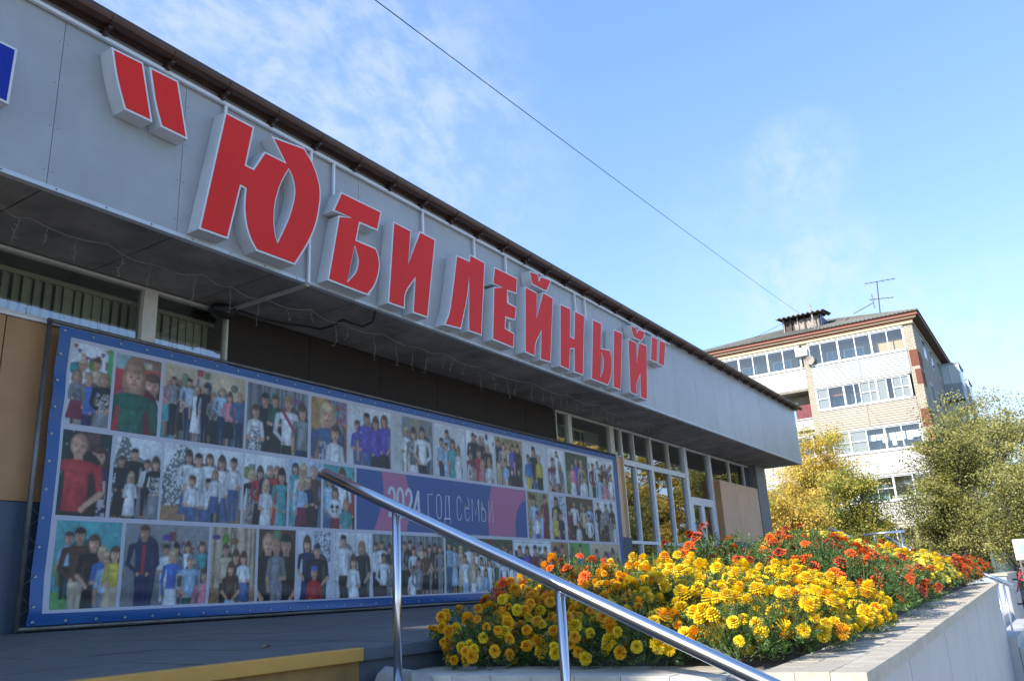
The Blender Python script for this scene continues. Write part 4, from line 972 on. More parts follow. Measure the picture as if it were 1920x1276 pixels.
def plant_proto(seed, rx, h, nh, nleaf, sparse=False):
    r = np.random.RandomState(seed); V = []; F = []; MI = []
    heads = []
    # heads: even-ish spread on the dome
    tries = 0
    while len(heads) < nh and tries < 900:
        tries += 1
        u = r.rand()**.62; a = r.rand()*2*math.pi; pol = math.acos(1-u*.95)
        n = np.array((math.sin(pol)*math.cos(a), math.sin(pol)*math.sin(a), math.cos(pol)))
        p = np.array((n[0]*rx, n[1]*rx, n[2]*h*.72+h*.28))*(1+r.uniform(-.10, .10))
        if sparse: p[2] += r.uniform(-.03, .10)
        if all(np.linalg.norm(p-q[0]) > .036 for q in heads): heads.append((p, n))
    def leaf(p, d, ln, wd, mi):
        side = np.cross(d, r.standard_normal(3)); side /= np.linalg.norm(side)+1e-9; n = len(V)
        V.extend([tuple(p), tuple(p+d*ln*.5+side*wd), tuple(p+d*ln), tuple(p+d*ln*.5-side*wd)]); F.append((n, n+1, n+2, n+3)); MI.append(mi)
    # pinnate leaves: a rib with pairs of narrow leaflets
    for k in range(nleaf):
        u = r.rand()**.8; a = r.rand()*2*math.pi; pol = math.acos(1-u); sh = (.62+.38*r.rand()**.5)
        n = np.array((math.sin(pol)*math.cos(a), math.sin(pol)*math.sin(a), math.cos(pol)))
        p = np.array((n[0]*rx*.98, n[1]*rx*.98, n[2]*h*.66+h*.22))*sh; 
        if sh < .8 and r.rand() < .5: p[2] = r.uniform(.02, h*.5)
        d = n+r.standard_normal(3)*.45+np.array((0, 0, .25)); d /= np.linalg.norm(d); rib = .055+r.rand()*.03
        mi = int(r.choice([0, 1, 1, 2])); sd = np.cross(d, r.standard_normal(3)); sd /= np.linalg.norm(sd)
        for q_ in range(4):
            b = p+d*rib*(.2+.22*q_)
            for s_ in (-1, 1):
                dd = d*.6+sd*s_*.8; dd /= np.linalg.norm(dd); leaf(b, dd, .026-.002*q_, .0042, mi)
        leaf(p+d*rib*.85, d, .024, .004, mi); leaf(p, d, rib, .0016, 3)
    for p, n in heads:
        b = np.array((p[0]*.25, p[1]*.25, h*.15)); t = p-n*.02; s_ = np.cross(t-b, (0, 0, 1.0)); s_ = s_/(np.linalg.norm(s_)+1e-9)*.003; z_ = np.array((0, 0, .003)); m_ = len(V)
        V.extend([tuple(b-s_), tuple(b+s_), tuple(t+s_), tuple(t-s_)]); F.append((m_, m_+1, m_+2, m_+3)); MI.append(3)
        s2 = np.cross(s_, t-b); s2 = s2/(np.linalg.norm(s2)+1e-9)*.003; m_ = len(V)
        V.extend([tuple(b-s2), tuple(b+s2), tuple(t+s2), tuple(t-s2)]); F.append((m_, m_+1, m_+2, m_+3)); MI.append(3)
    return np_mesh('foliage', np.array(V), np.array(F), fol, np.array(MI)), heads
PR = dict(
    dense=[plant_proto(1+i, .27, .36, 44, 300) for i in range(4)],
    mid=[plant_proto(11+i, .27, .40, 22, 340) for i in range(3)],
    leafy=[plant_proto(21+i, .30, .42, 22, 380) for i in range(3)],
    tall=[plant_proto(31+i, .20, .46, 14, 150, True) for i in range(3)],
    small=[plant_proto(41+i, .27, .38, 46, 260) for i in range(3)])
prng = random.Random(77)
def plant(x, y, z, sc_, style, cols, label, group, name='marigold_plant', hs=1.0):
    me, heads = prng.choice(PR[style])
    t = empty(name, (x, y, z), label, 'flower', group); t.rotation_euler = (prng.uniform(-.12, .12), prng.uniform(-.12, .12), prng.uniform(0, 6.28)); t.scale = (sc_, sc_, sc_*prng.uniform(.92, 1.08))
    o = bpy.data.objects.new('foliage', me); COL.objects.link(o); o.parent = t
    for p, n in heads:
        c = prng.choice(cols); h = bpy.data.objects.new('flower_head', prng.choice(H_[c])); COL.objects.link(h); h.parent = t
        h.location = p; nv = Vector((n[0], n[1], n[2]+.35)).normalized(); nv = (nv+Vector((prng.uniform(-.25, .25), prng.uniform(-.25, .25), 0))).normalized()
        h.rotation_euler = nv.to_track_quat('Z', 'Y').to_euler(); s_ = hs*prng.uniform(.70, 1.18)/sc_; h.scale = (s_, s_, s_)
def canopy(x, y):      # top of the flowers above the coping level, as the photograph shows it
    px = [3.4, 3.9, 4.5, 5.2, 5.9, 6.3, 7.0, 7.7, 9, 11, 14, 16]; pz = [-.06, .02, .20, .23, .24, .34, .44, .46, .48, .54, .48, .36]
    c = float(np.interp(x, px, pz)); d = y-yo(x)-.33
    if y/x > .285: c = min(c, .20)
    e = float(np.interp(d, [0, .35, 1.0, 2.0], [-.06-c*.0, .30*c, .85*c, 1.0*c])) if c > 0 else c
    return e
placed = []
def zone(x0, x1, d0, d1, n, style, cols, label, group, mind=.27, hs=1.0, dz=0.0, s0=1.0):
    k = 0; tries = 0; base_label = label
    while k < n and tries < n*40:
        tries += 1
        x = prng.uniform(x0, x1); a = yo(x)+.33; d = prng.uniform(d0, d1); y = a+d
        if y > 2.66: continue
        if any((x-p)**2+(y-q)**2 < mind**2 for p, q in placed): continue
        placed.append((x, y)); hp = .40 if style != 'tall' else .5
        top = canopy(x, y)+dz+prng.uniform(-.035, .035); gz = soil_z(x, y)-.02
        s_ = max(.62, min(1.5, (top-gz)/hp)) if False else s0
        
        tx = (x-x0)/(x1-x0); td = (d-d0)/(d1-d0)
        label = base_label+', '+['at its near end', 'a quarter along it', 'halfway along it', 'three quarters along it', 'at its far end'][min(4, int(tx*5))]+[' on the coping side', ' in the centre', ' on the terrace side'][min(2, int(td*3))]
        plant(x, y, max(gz, top-hp*s0), s0, style, cols, label, group, hs=hs); k += 1
zone(5.75, 6.3, .85, 1.3, 5, 'leafy', 'RROO', 'leafy orange red marigold beside the yellow clump', 'leafy orange red marigolds', .28, 1.4, .12, 1.1)
zone(6.05, 7.9, .06, 1.5, 26, 'leafy', 'RRROO', 'leafy orange red marigold clump plant', 'leafy orange red marigolds', .28, 1.45, .10, 1.1)
zone(4.1, 6.4, 1.5, 1.95, 12, 'dense', 'OOOG', 'orange marigold behind the yellow clump', 'orange marigolds behind the yellow ones', .25, 1.1, .05, .95)
g1 = 'golden marigolds in the shaded corner of the bed'
zone(3.45, 4.75, .85, 1.68, 19, 'dense', 'GGGGY', 'golden marigold in the shaded near corner', g1, .24, .85, 0, .72)
zone(3.42, 3.70, .03, 1.0, 6, 'mid', 'YYG', 'low yellow marigold by the front coping', 'low marigolds by the front coping', .2, .9, -.02, .62)
g2 = 'yellow marigolds at the front of the bed'
zone(3.68, 6.1, .02, .42, 20, 'dense', 'YYYYYYYG', 'low bright yellow marigold of the front row', g2, .24, .98, 0.0, .80)
zone(3.9, 6.3, .40, 1.5, 44, 'dense', 'YYYYYYYG', 'dense bright yellow marigold of the big clump', g2, .225, .98, 0.03, .95)
zone(4.5, 6.6, 1.45, 1.95, 8, 'tall', 'Y', 'tall loose yellow marigold', 'tall loose yellow marigolds', .22, 1.0, .12, 1.0)
zone(7.6, 10, 1.45, 1.95, 10, 'mid', 'RRO', 'orange red marigold under the column', 'orange red marigolds at the back', .26, 1.2, .10, 1.05)
zone(6.6, 7.6, 1.6, 2.0, 4, 'tall', 'D', 'thin dark red marigold', 'dark red marigolds', .22, 1.0, .02, .95)
zone(7.8, 10.8, .08, 1.85, 44, 'small', 'LLLLY', 'airy lemon yellow flower clump', 'lemon yellow flowers', .29, 1.45, .06, 1.05)
zone(10.6, 15.3, .08, 1.75, 60, 'small', 'ORRO', 'orange red marigold of the last clump', 'orange red marigolds at the far end', .29, 1.55, .02, 1.05)
for k in range(7):
    x = 7.9+prng.uniform(-.6, .9); y = yo(x)+.38+prng.uniform(0, .14)
    o = bpy.data.objects.new('violet_flower', violet); COL.objects.link(o); o.location = (x, y, soil_z(x, y)+.12); o.rotation_euler = (-.5, prng.uniform(-.4, .4), 0)
    tag(o, 'small violet flower at the coping below the lemon yellow flowers', 'flower', 'small violet flowers'); o.scale = (1.2, 1.2, 1.2)

# ------------------------------------------------------------------ second bed, far rails, stairs
bed2 = empty('raised_flower_bed', (23, 2.2, -1.7), 'far flower bed with a sunlit white end wall beyond the second stairs', 'flower bed')
zc2 = -.09
q = MB(); q.box(21.0, 1.30, -1.7, 21.06, 3.3, zc2-.05); q.build('end_wall', M['siding'], bed2)
for k in range(6):
    a, b = 21.0+k*1.8, 21.0+(k+1)*1.8
    q = MB(); q.hexa([(a+.006, 1.29+.0345*(a-21), -1.7), (b-.006, 1.29+.0345*(b-21), -1.7), (b-.006, 1.34+.0345*(b-21), -1.7), (a+.006, 1.34+.0345*(a-21), -1.7)],
                     [(a+.006, 1.29+.0345*(a-21), zc2-.05), (b-.006, 1.29+.0345*(b-21), zc2-.05), (b-.006, 1.34+.0345*(b-21), zc2-.05), (a+.006, 1.34+.0345*(a-21), zc2-.05)]); q.build('wall_panel', M['siding'], bed2)
q = MB(); q.hexa([(20.97, 1.26, zc2-.048), (31.8, 1.63, zc2-.048), (31.8, 1.99, zc2-.048), (20.97, 1.62, zc2-.048)], [(20.97, 1.26, zc2), (31.8, 1.63, zc2), (31.8, 1.99, zc2), (20.97, 1.62, zc2)]); q.build('coping', M['paver'], bed2)
q = MB(); q.box(20.97, 1.625, zc2-.048, 21.35, 3.3, zc2); q.build('coping', M['paver'], bed2)
q = MB(); q.hexa([(21.36, 1.64, zc2-.3), (31.8, 2.0, zc2-.3), (31.8, 3.3, zc2-.3), (21.36, 3.3, zc2-.3)], [(21.36, 1.64, zc2-.04), (31.8, 2.0, zc2-.04), (31.8, 3.3, zc2+.0), (21.36, 3.3, zc2+.0)]); q.build('soil', M['soil'], bed2)
for k in range(26):
    x = 21.8+prng.uniform(0, 6.5); y = 1.95+.0345*(x-21)+prng.uniform(0, 1.3)
    plant(x, y, zc2-.02+prng.uniform(-.04, .04), 1.15, 'small', 'OORR', 'orange marigold plant in the far bed beyond the second stairs', 'orange marigolds in the far bed', hs=1.5)
q = MB(); z_ = TE-.16; y = 2.75
for k in range(9): q.box(15.54, y-.36, -1.71, 20.95, y, z_); y -= .352; z_ -= .16
tag(q.build('far_stairs', M['pavement']), kind='structure')
# low kerb running past the far stairs
q = MB(); q.hexa([(15.6, .95, -1.71), (34, 1.75, -1.71), (34, 1.95, -1.71), (15.6, 1.2, -1.71)], [(15.6, .95, -1.45), (34, 1.75, -1.45), (34, 1.95, -1.45), (15.6, 1.2, -1.45)])
tag(q.build('kerb', M['paver']), kind='structure')
railm = mat('blue_tinted_steel', (.45, .50, .58), .25, .9)
def far_rail(X, pts, posts, label, grp='rails of the far stairs'):
    t = empty('handrail', (X, pts[0][0], -1.2), label, 'handrail', grp)
    q = MB(); q.tube([(X, y, z) for y, z in pts], .026, 12); q.build('rail', railm, t, smooth=True)
    for y, z in posts:
        q = MB(); q.tube([(X, y, z-1.0), (X, y, z)], .018, 10); q.build('post', railm, t, smooth=True)
far_rail(15.9, [(3.56, .85), (2.86, .47), (2.2, .12)], [(3.3, .70), (2.5, .27)], 'steel handrail sticking up behind the orange red marigolds, left of the level one')
far_rail(18.5, [(3.54, .80), (2.72, .82)], [(3.3, .80), (2.8, .81)], 'level steel handrail above the lemon yellow flowers')
far_rail(18.7, [(3.15, .77), (2.50, .30), (1.9, -.1)], [(2.9, .59)], 'short steel handrail slanting down below the level one')
t = empty('handrail', (17, 1.2, -1.2), 'steel handrail with two posts in front of the white end wall of the far bed', 'handrail', 'rails of the far stairs')
q = MB(); q.tube([(17.0, 1.52, .01), (17.0, .97, -.27)], .030, 12); q.build('rail', railm, t, smooth=True)
q = MB(); q.tube([(17.05, 1.40, -.07), (17.05, .97, -.32)], .018, 12); q.build('rail', railm, t, smooth=True)
for y in (1.23, 1.13):
    q = MB(); q.tube([(17, y, -1.5), (17, y-.02, -.19)], .016, 10); q.build('post', railm, t, smooth=True)

# ------------------------------------------------------------------ trees
LEAF = dict(
    gold=[mat('leaf_gold', (0.678, 0.484, 0.086), .6, trans=.38), mat('leaf_yellow_green', (0.434, 0.407, 0.076), .6, trans=.38), mat('leaf_brown', (0.289, 0.196, 0.06), .6, trans=.3)],
    olive=[mat('leaf_olive', (0.254, 0.254, 0.059), .6, trans=.38), mat('leaf_pale_olive', (0.423, 0.389, 0.124), .6, trans=.38), mat('leaf_deep', (0.079, 0.093, 0.027), .6, trans=.3)],
    green=[mat('leaf_green', (0.268, 0.291, 0.049), .6, trans=.38), mat('leaf_yellow', (0.506, 0.437, 0.083), .6, trans=.38), mat('leaf_dark_green', (0.072, 0.102, 0.024), .6, trans=.3)])
BARK = mat('bark', (.10, .08, .06), .9, 0, .3, 8, .4, 20)
def tree(loc, H, crown, kind, nclus, nleaf, leaf, label, seed, group='trees around the apartment block', weights=(.5, .3, .2), name='tree'):
    r = np.random.RandomState(seed); X, Y, Z = loc
    t = empty(name, loc, label, 'tree', group)
    cen = []
    for k in range(nclus):
        c = crown[r.randint(len(crown))]
        v = r.standard_normal(3); v /= np.linalg.norm(v); v *= r.rand()**.38
        cen.append(np.array((c[0]+v[0]*c[3], c[1]+v[1]*c[4], c[2]+v[2]*c[5])))
    cen = np.array(cen); cm = r.choice(3, nclus, p=weights); nleaf = int(nleaf*1.7); leaf = leaf*.80
    idx = r.randint(nclus, size=nleaf); sp = .092*H**.5*np.array((1.15, 1.15, .72))
    pos = cen[idx]+r.standard_normal((nleaf, 3))*sp*(.45+.95*r.rand(nclus)[idx])[:, None]
    a = r.standard_normal((nleaf, 3)); a /= np.linalg.norm(a, axis=1)[:, None]; b = np.cross(a, r.standard_normal((nleaf, 3))); b /= np.linalg.norm(b, axis=1)[:, None]
    s = leaf*(.6+.8*r.rand(nleaf))[:, None]; c = np.cross(a, b)*s*.18
    V = np.stack([pos-a*s, pos-b*s*.55+c, pos+a*s, pos+b*s*.55+c], 1).reshape(-1, 3); F = np.arange(nleaf*4).reshape(-1, 4)
    mi = np.where(r.rand(nleaf) < .72, cm[idx], r.choice(3, nleaf, p=weights))
    me = np_mesh('crown', V, F, LEAF[kind], mi); o = link('crown', me, None, None); o.parent = t; 
    q = MB(); top = (r.uniform(-.2, .2), r.uniform(-.2, .2), H*.62)
    q.tube([(0, 0, -.1), (.05*H*.2, 0, H*.2), (top[0]*.5, top[1]*.5, H*.4), top], H*.018+.03, 9, r1=H*.006)
    for k in range(min(nclus, 26)):
        e = cen[k]; z0 = min(H*.55, max(H*.12, e[2]*r.uniform(.45, .75))); s_ = (top[0]*z0/(H*.62), top[1]*z0/(H*.62), z0)
        m_ = (np.array(s_)*.5+e*.5)+np.array((0, 0, -.04*H)); q.tube([s_, tuple(m_), tuple(e)], .035+H*.002, 5, r1=.010)
    tr = MB(); tr.v = q.v; tr.f = q.f; o = bpy.data.objects.new('trunk', tr.mesh('trunk')); COL.objects.link(o); o.data.materials.append(BARK); o.parent = t
    return t
GZ = -1.7
def at(px, py, X): v = onX(px, py, X); return v
def tree_px(X, pts, kind, ncl, nl, leaf, label, seed, weights=(.5, .3, .2), depth=1.0, name='tree'):
    # crown blobs given where they stand: photo position at distance X, half width and half height in metres
    cx = np.mean([onX(p[0], p[1], X)[1] for p in pts]); top = max(onX(p[0], p[1], X)[2]+p[3] for p in pts)
    cr = []
    for k, (px, py, hw, hh) in enumerate(pts):
        v = onX(px, py, X); cr.append((((k % 3)-1)*.5*depth, v[1]-cx, v[2]-GZ, hw*depth, hw, hh))
    return tree((X, cx, GZ), top-GZ, cr, kind, ncl, nl, leaf, label, seed, weights=weights, name=name)
tree_px(36, [(1470, 960, 1.5, 1.8), (1500, 1010, 1.6, 1.3), (1445, 1000, 1.2, 1.6)], 'gold', 110, 17000, .055, 'small golden leaved tree right beside the end of the club building', 1, (.72, .2, .08))
tree_px(42, [(1545, 860, 1.3, 1.6), (1520, 905, 1.9, 1.2), (1500, 940, 2.0, 1.4)], 'gold', 110, 16000, .062, 'golden tree top rising beside the end of the grey overhang', 2, (.55, .33, .12))
tree_px(40, [(1595, 915, 1.1, .8), (1570, 960, 1.6, 1.2), (1615, 975, 1.3, 1.2), (1560, 1010, 1.8, 1.0), (1640, 1010, 1.1, .8)], 'green', 170, 26000, .058, 'yellow green tree in front of the lowest balconies', 3, (.5, .32, .18))
tree_px(37, [(1785, 835, 1.25, 1.3), (1770, 895, 1.3, 1.2), (1815, 900, 1.3, 1.4), (1770, 955, 1.5, 1.1), (1815, 975, 1.5, 1.2), (1775, 1012, 1.5, .8)], 'olive', 210, 33000, .055, 'large olive green tree covering the lower right corner of the apartment block', 4, (.45, .35, .20))
tree_px(44, [(1840, 790, 2.0, 1.5), (1860, 850, 2.0, 1.3), (1905, 800, 1.7, 1.6), (1820, 845, 1.4, 1.2)], 'olive', 120, 12000, .065, 'tall sparse olive tree with branches against the sky at the right edge', 5, (.35, .45, .20))
tree_px(32, [(1900, 960, 1.0, 1.3), (1925, 900, 1.2, 1.2), (1890, 1010, .8, .8), (1940, 980, 1.2, 1.5)], 'olive', 100, 16000, .05, 'olive green tree cut off by the right edge above the white sign', 6, (.4, .4, .2))
tree_px(60, [(1850, 1000, 4, 1.5), (1800, 1010, 4, 1.5), (1890, 1015, 3, 1.2), (1700, 1010, 4, 1.5), (1600, 1010, 5, 1.8)], 'green', 160, 16000, .11, 'dark row of bushes far behind the garages', 7, (.3, .1, .6), name='bushes')
# trees across the street, seen mirrored in the entrance glazing
for k, (x, y, h, kd) in enumerate(((58, -17, 13, 'gold'), (67, -19, 14, 'green'), (75, -16, 12, 'gold'), (84, -20, 15, 'gold'), (94, -18, 13, 'green'), (105, -20, 15, 'gold'), (50, -22, 9, 'green'), (118, -19, 15, 'gold'))):
    rr2 = np.random.RandomState(k); h *= 1.35
    cr = [(rr2.uniform(-2, 2), rr2.uniform(-2, 2), h*rr2.uniform(.18, .85), 4.6, 4.2, 2.6) for _ in range(8)]
    tree((x, y, GZ), h, cr, kd, 150, 12000, .19, ['golden tree across the street', 'yellow green tree across the street'][kd == 'green']+' reflected in the entrance glazing', 50+k, group='trees across the street', weights=(.5, .3, .2))

# ------------------------------------------------------------------ apartment block
XA = 51.0; YR_ = 5.15; YLft = 18.6; XEND = 78.0
apt = empty('apartment_block', (XA+8, 12, GZ), 'five storey pale brick apartment block with glazed balconies and a grey corrugated roof', 'building')
def brickmat(name, c, c2, mortar, sc_=9.0):
    m = bpy.data.materials.new(name); m.use_nodes = True; t = m.node_tree; b = t.nodes['Principled BSDF']; b.inputs['Roughness'].default_value = .85
    tcn = t.nodes.new('ShaderNodeTexCoord'); sp = t.nodes.new('ShaderNodeSeparateXYZ'); cb_ = t.nodes.new('ShaderNodeCombineXYZ'); ad = t.nodes.new('ShaderNodeMath'); ad.operation = 'ADD'
    t.links.new(tcn.outputs['Object'], sp.inputs[0]); t.links.new(sp.outputs[0], ad.inputs[0]); t.links.new(sp.outputs[1], ad.inputs[1]); t.links.new(ad.outputs[0], cb_.inputs[0]); t.links.new(sp.outputs[2], cb_.inputs[1])
    bk = t.nodes.new('ShaderNodeTexBrick'); bk.inputs['Scale'].default_value = 1; bk.inputs['Brick Width'].default_value = .26; bk.inputs['Row Height'].default_value = .10; bk.inputs['Mortar Size'].default_value = .014
    bk.inputs['Color1'].default_value = (*c, 1); bk.inputs['Color2'].default_value = (*c2, 1); bk.inputs['Mortar'].default_value = (*mortar, 1); bk.inputs['Bias'].default_value = -.1
    t.links.new(cb_.outputs[0], bk.inputs['Vector']); t.links.new(bk.outputs['Color'], b.inputs['Base Color'])
    bp = t.nodes.new('ShaderNodeBump'); bp.inputs['Strength'].default_value = .6; bp.inputs['Distance'].default_value = .02; bp.invert = True; t.links.new(bk.outputs['Fac'], bp.inputs['Height']); t.links.new(bp.outputs[0], b.inputs['Normal'])
    return m
mbr = brickmat('pale_silicate_brick', (.42, .38, .30), (.34, .31, .245), (.20, .18, .15))
mbred = brickmat('red_brick', (.20, .045, .022), (.16, .037, .02), (.12, .08, .06))
mgrey = mat('grey_side_wall', (.30, .29, .27), .9, 0, .12, 1.5, .1, 10, stain=((.20, .19, .17), 1.2, .55, (1, 1, .5), .7))
mslab = mat('balcony_slab', (0.22, 0.2, 0.165), .85, 0, .15, 3)
mwhite = mat('white_balcony_cladding', (0.42, 0.41, 0.39), .6, 0, .03, 2)
msidb = mat('pale_blue_siding', (0.24, 0.285, 0.325), .5, 0, .03, 2); msidt = mat('beige_siding', (.27, .23, .185), .55, 0, .05, 2)
mroof = mat('asbestos_roof_sheet', (.155, .15, .13), .9, 0, .25, 3, .1, 20, stain=((.12, .13, .08), 3.0, .55, (1, 1, 1), .7))
medge = mat('dark_roof_edge', (.06, .05, .045), .8); mfred = mat('red_brown_fascia', (.20, .055, .03), .6); mcream = mat('cream_trim', (.42, .33, .22), .6)
mcurt = mat('balcony_back_wall', (.40, .40, .31), .8); mbluew = mat('blue_inner_window', (.20, .36, .46), .3)
def ab(name, m, *boxes, parent=None):
    q = MB()
    for b in boxes: q.box(*b)
    return q.build(name, m, parent or apt)
FL = [(13.57, 12.24), (10.81, 9.49), (8.05, 6.72), (5.28, 3.95), (2.5, 1.2)]
# main body: back wall of the loggias, columns, side wall
ab('loggia_wall', mcurt, (XA+1.35, YR_+.3, GZ, XA+1.5, YLft-.3, 14.0))
ab('side_wall', mgrey, (XA+.55, YR_, GZ, XEND, YR_+.3, 14.0))
ab('far_wall', mgrey, (XA+.5, YLft-.3, GZ, XEND, YLft, 14.0)); ab('end_wall', mgrey, (XEND-.3, YR_+.3, GZ, XEND, YLft-.3, 14.0))
ab('corner_pilaster', mbr, (XA, YR_-.002, GZ, XA+.548, YR_+.50, 14.0))
ab('column', mbr, (XA-.03, 10.98, GZ, XA+1.34, 11.38, 14.0)); ab('column', mbr, (XA-.03, 17.0, GZ, XA+1.34, 17.4, 14.0)); ab('outer_bay_wall', mbr, (XA+.2, 17.41, GZ, XA+.5, YLft-.31, 14.0))
for z0, z1, z2, z3 in ((11.2, 12.15, 10.15, 11.02), (7.75, 8.75, 6.9, 7.62), (4.0, 5.0, 3.0, 3.9)):
    ab('red_brick_patch', mbred, (XA-.012, YR_-.012, z0, XA+1.6, YR_+.42, z1)); ab('red_brick_patch', mbred, (XA-.012, YR_-.012, z2, XA+1.6, YR_+.30, z3))
rr3 = random.Random(9)
par_m = [msidb, msidt, mwhite, mwhite, mwhite]; par_ml = [mwhite, None, mwhite, mwhite, mwhite]
for fi, (zt_, zb_) in enumerate(FL):
    zp = zb_-1.30 if fi != 4 else -1.0
    ab('balcony_slab', mslab, (XA-.05, YR_+.505, zp-.14, XA+1.34, 10.975, zp), (XA-.05, 11.385, zp-.14, XA+1.34, 16.995, zp))
    ab('loggia_ceiling', mwhite, (XA+.02, YR_+.505, zt_+.06, XA+1.34, 10.975, zt_+.10), (XA+.02, 11.385, zt_+.06, XA+1.34, 16.995, zt_+.10))
    # right bay parapet with siding boards
    def parapet(y0, y1, m, nb=9):
        q = MB(); h = (zb_-.05-zp)/nb
        for k in range(nb):
            z = zp+.0+k*h; q.hexa([(XA-.06, y0, z), (XA+.0, y0, z), (XA+.0, y1, z), (XA-.06, y1, z)], [(XA-.035, y0, z+h-.012), (XA+.0, y0, z+h-.012), (XA+.0, y1, z+h-.012), (XA-.035, y1, z+h-.012)])
        o = q.build('parapet', m, apt)
        q = MB(); q.box(XA-.08, (y0+y1)/2-.03, zp, XA-.061, (y0+y1)/2+.03, zb_-.05); q.build('joint_strip', m, o)
        q = MB(); q.box(XA-.10, y0, zb_-.07, XA+.02, y1, zb_-.02); q.build('sill', M['pvc'], o); return o
    parapet(YR_+.5, 10.98, par_m[fi], 9 if fi < 2 else 2)
    if fi != 1: parapet(11.38, 17.0, par_ml[fi] or mwhite, 2)
    else:
        q = MB(); q.box(XA-.05, 11.38, zp, XA, 17.0, zp+.10); q.box(XA-.05, 11.38, zp+.9, XA, 17, zp+.98); q.box(XA-.02, 11.38, zp+.25, XA, 17, zp+.85); q.build('parapet', mwhite, apt)
    rows = {0: [11.0, 10.31, 9.32, 8.36, 7.47, 6.57, 5.70], 1: [10.95, 10.27, 9.39, 8.82, 8.5, 7.97, 7.58, 7.05, 6.72, 6.25, 5.82], 2: [10.95, 10.47, 9.49, 8.57, 7.6, 6.71, 5.72], 3: [10.95, 10.4, 9.53, 8.48, 7.6, 6.6, 5.76], 4: [10.95, 9.9, 8.9, 7.9, 6.9, 5.8]}[fi]
    thick = {0: (2, 4), 1: (2, 6), 2: (2, 4), 3: (2, 4), 4: (2, 4)}[fi]
    def glazing(ys, thick, halves):
        q = MB(); q.box(XA-.03, ys[-1], zb_-.02, XA+.03, ys[0], zb_+.07); q.box(XA-.03, ys[-1], zt_-.07, XA+.03, ys[0], zt_+.0); q.box(XA-.10, ys[-1]-.05, zt_+.001, XA+.04, ys[0]+.03, zt_+.06)
        for k, y in enumerate(ys):
            wd_ = .10 if k in thick or k in (0, len(ys)-1) else .05
            q.box(XA-.035, y-wd_/2, zb_+.071, XA+.035, y+wd_/2, zt_-.071)
        o = q.build('balcony_window', M['pvc'], apt)
        for k in range(len(ys)-1):
            q = MB(); q.quad((XA, ys[k]-.03, zb_+.06), (XA, ys[k]-.03, zt_-.06), (XA, ys[k+1]+.03, zt_-.06), (XA, ys[k+1]+.03, zb_+.06)); q.build('pane', M['glass_apt'], o)
            if k in halves: q = MB(); q.box(XA-.03, ys[k+1]+.05, (zb_+zt_)/2-.02, XA+.02, ys[k]-.05, (zb_+zt_)/2+.02); q.build('glazing_bar', M['pvc'], o)
    glazing(rows, thick, {0: (), 1: (0, 4, 5, 8, 9), 2: (1, 2), 3: (3,), 4: ()}[fi])
    if fi != 1: glazing([16.9, 16.31, 15.35, 14.45, 13.53, 12.58, 11.55], (2, 4), ())
    # inner windows and doors of the flats
    for y0, y1 in ((9.5, 10.3), (8.1, 9.3), (6.0, 6.9), (12.4, 13.6), (14.6, 15.6)):
        if fi == 0 and y0 == 6.0: ab('curtain', mat('tan_curtain', (.55, .38, .20), .8), (XA+.7, 5.75, zb_-.2, XA+.75, 7.3, zt_-.45)); continue
        q = MB(); q.box(XA+1.28, y0, zb_-.9, XA+1.345, y1, zt_-.35); o = q.build('inner_window', M['pvc'], apt)
        q = MB(); q.box(XA+1.26, y0+.10, zb_-.8, XA+1.279, (y0+y1)/2-.03, zt_-.45); q.box(XA+1.26, (y0+y1)/2+.03, zb_-.8, XA+1.279, y1-.10, zt_-.45); q.build('pane', mbluew, o)
    if fi in (1, 2):
        ms_ = mat('grey_insect_screen', (.30, .29, .28), .9)
        for k in ((0, 4, 5, 6, 8, 9) if fi == 1 else (1, 2)):
            ab('screen', ms_, (XA+.05, rows[k+1]+.04, zb_+.05, XA+.06, rows[k]-.04, zt_-.05))
    if fi == 1: ab('wood_panel', mat('brown_wood_panel', (.28, .11, .05), .7), (XA+.5, 9.4, zt_-.5, XA+.52, 10.3, zt_-.02))
    if fi == 2:
        lw_ = mat('white_laundry', (.75, .78, .82), .8, 0, .05, 20)
        t2 = empty('laundry', (XA+.4, 7.4, 7.2), 'white laundry hanging inside the third balcony from the top', 'laundry')
        y = 9.1
        while y > 5.85:
            wd_ = rr3.uniform(.12, .35); q = MB(); q.box(XA+.38, y-wd_, zt_-.35-rr3.uniform(.3, .75), XA+.40, y, zt_-.33); q.build('cloth', lw_, t2); y -= wd_+rr3.uniform(.01, .06)
# open loggia on the left of the fourth floor: red patterned curtain and rope
ab('loggia_back', mbr, (XA+1.30, 11.4, 8.2, XA+1.34, 17, 10.9)); ab('curtain', mat('red_patterned_curtain', (.17, .05, .06), .8, 0, .5, 14), (XA+.9, 11.55, 8.3, XA+.95, 12.5, 10.2))
# cornice and eaves
ab('cornice', mcream, (XA-.14, YR_-.08, 13.62+.06, XA-.03, YLft, 13.80+.04)); ab('cornice_band', mslab, (XA-.05, YR_-.02, 13.66, XA+.4, YLft, 14.0))
ab('eave_trim', mfred, (XA-.22, YR_-.20, 13.88, XA-.15, YLft+.1, 13.94)); ab('eave_trim', mcream, (XA-.30, YR_-.30, 13.95, XA-.16, YLft+.1, 14.05)); ab('eave_board', mfred, (XA-.42, YR_-.42, 14.06, XA-.30, YLft+.3, 14.24))
ab('eave_underside', mat('dark_wood_eave', (.09, .055, .04), .8), (XA-.29, YR_-.45, 14.06, XEND, YR_+.05, 14.09)); ab('side_eave_trim', mcream, (XA, YR_-.06, 13.75, XEND, YR_-.003, 13.86)); ab('side_eave_board', mfred, (XA-.3, YR_-.45, 14.10, XEND, YR_-.42, 14.24))
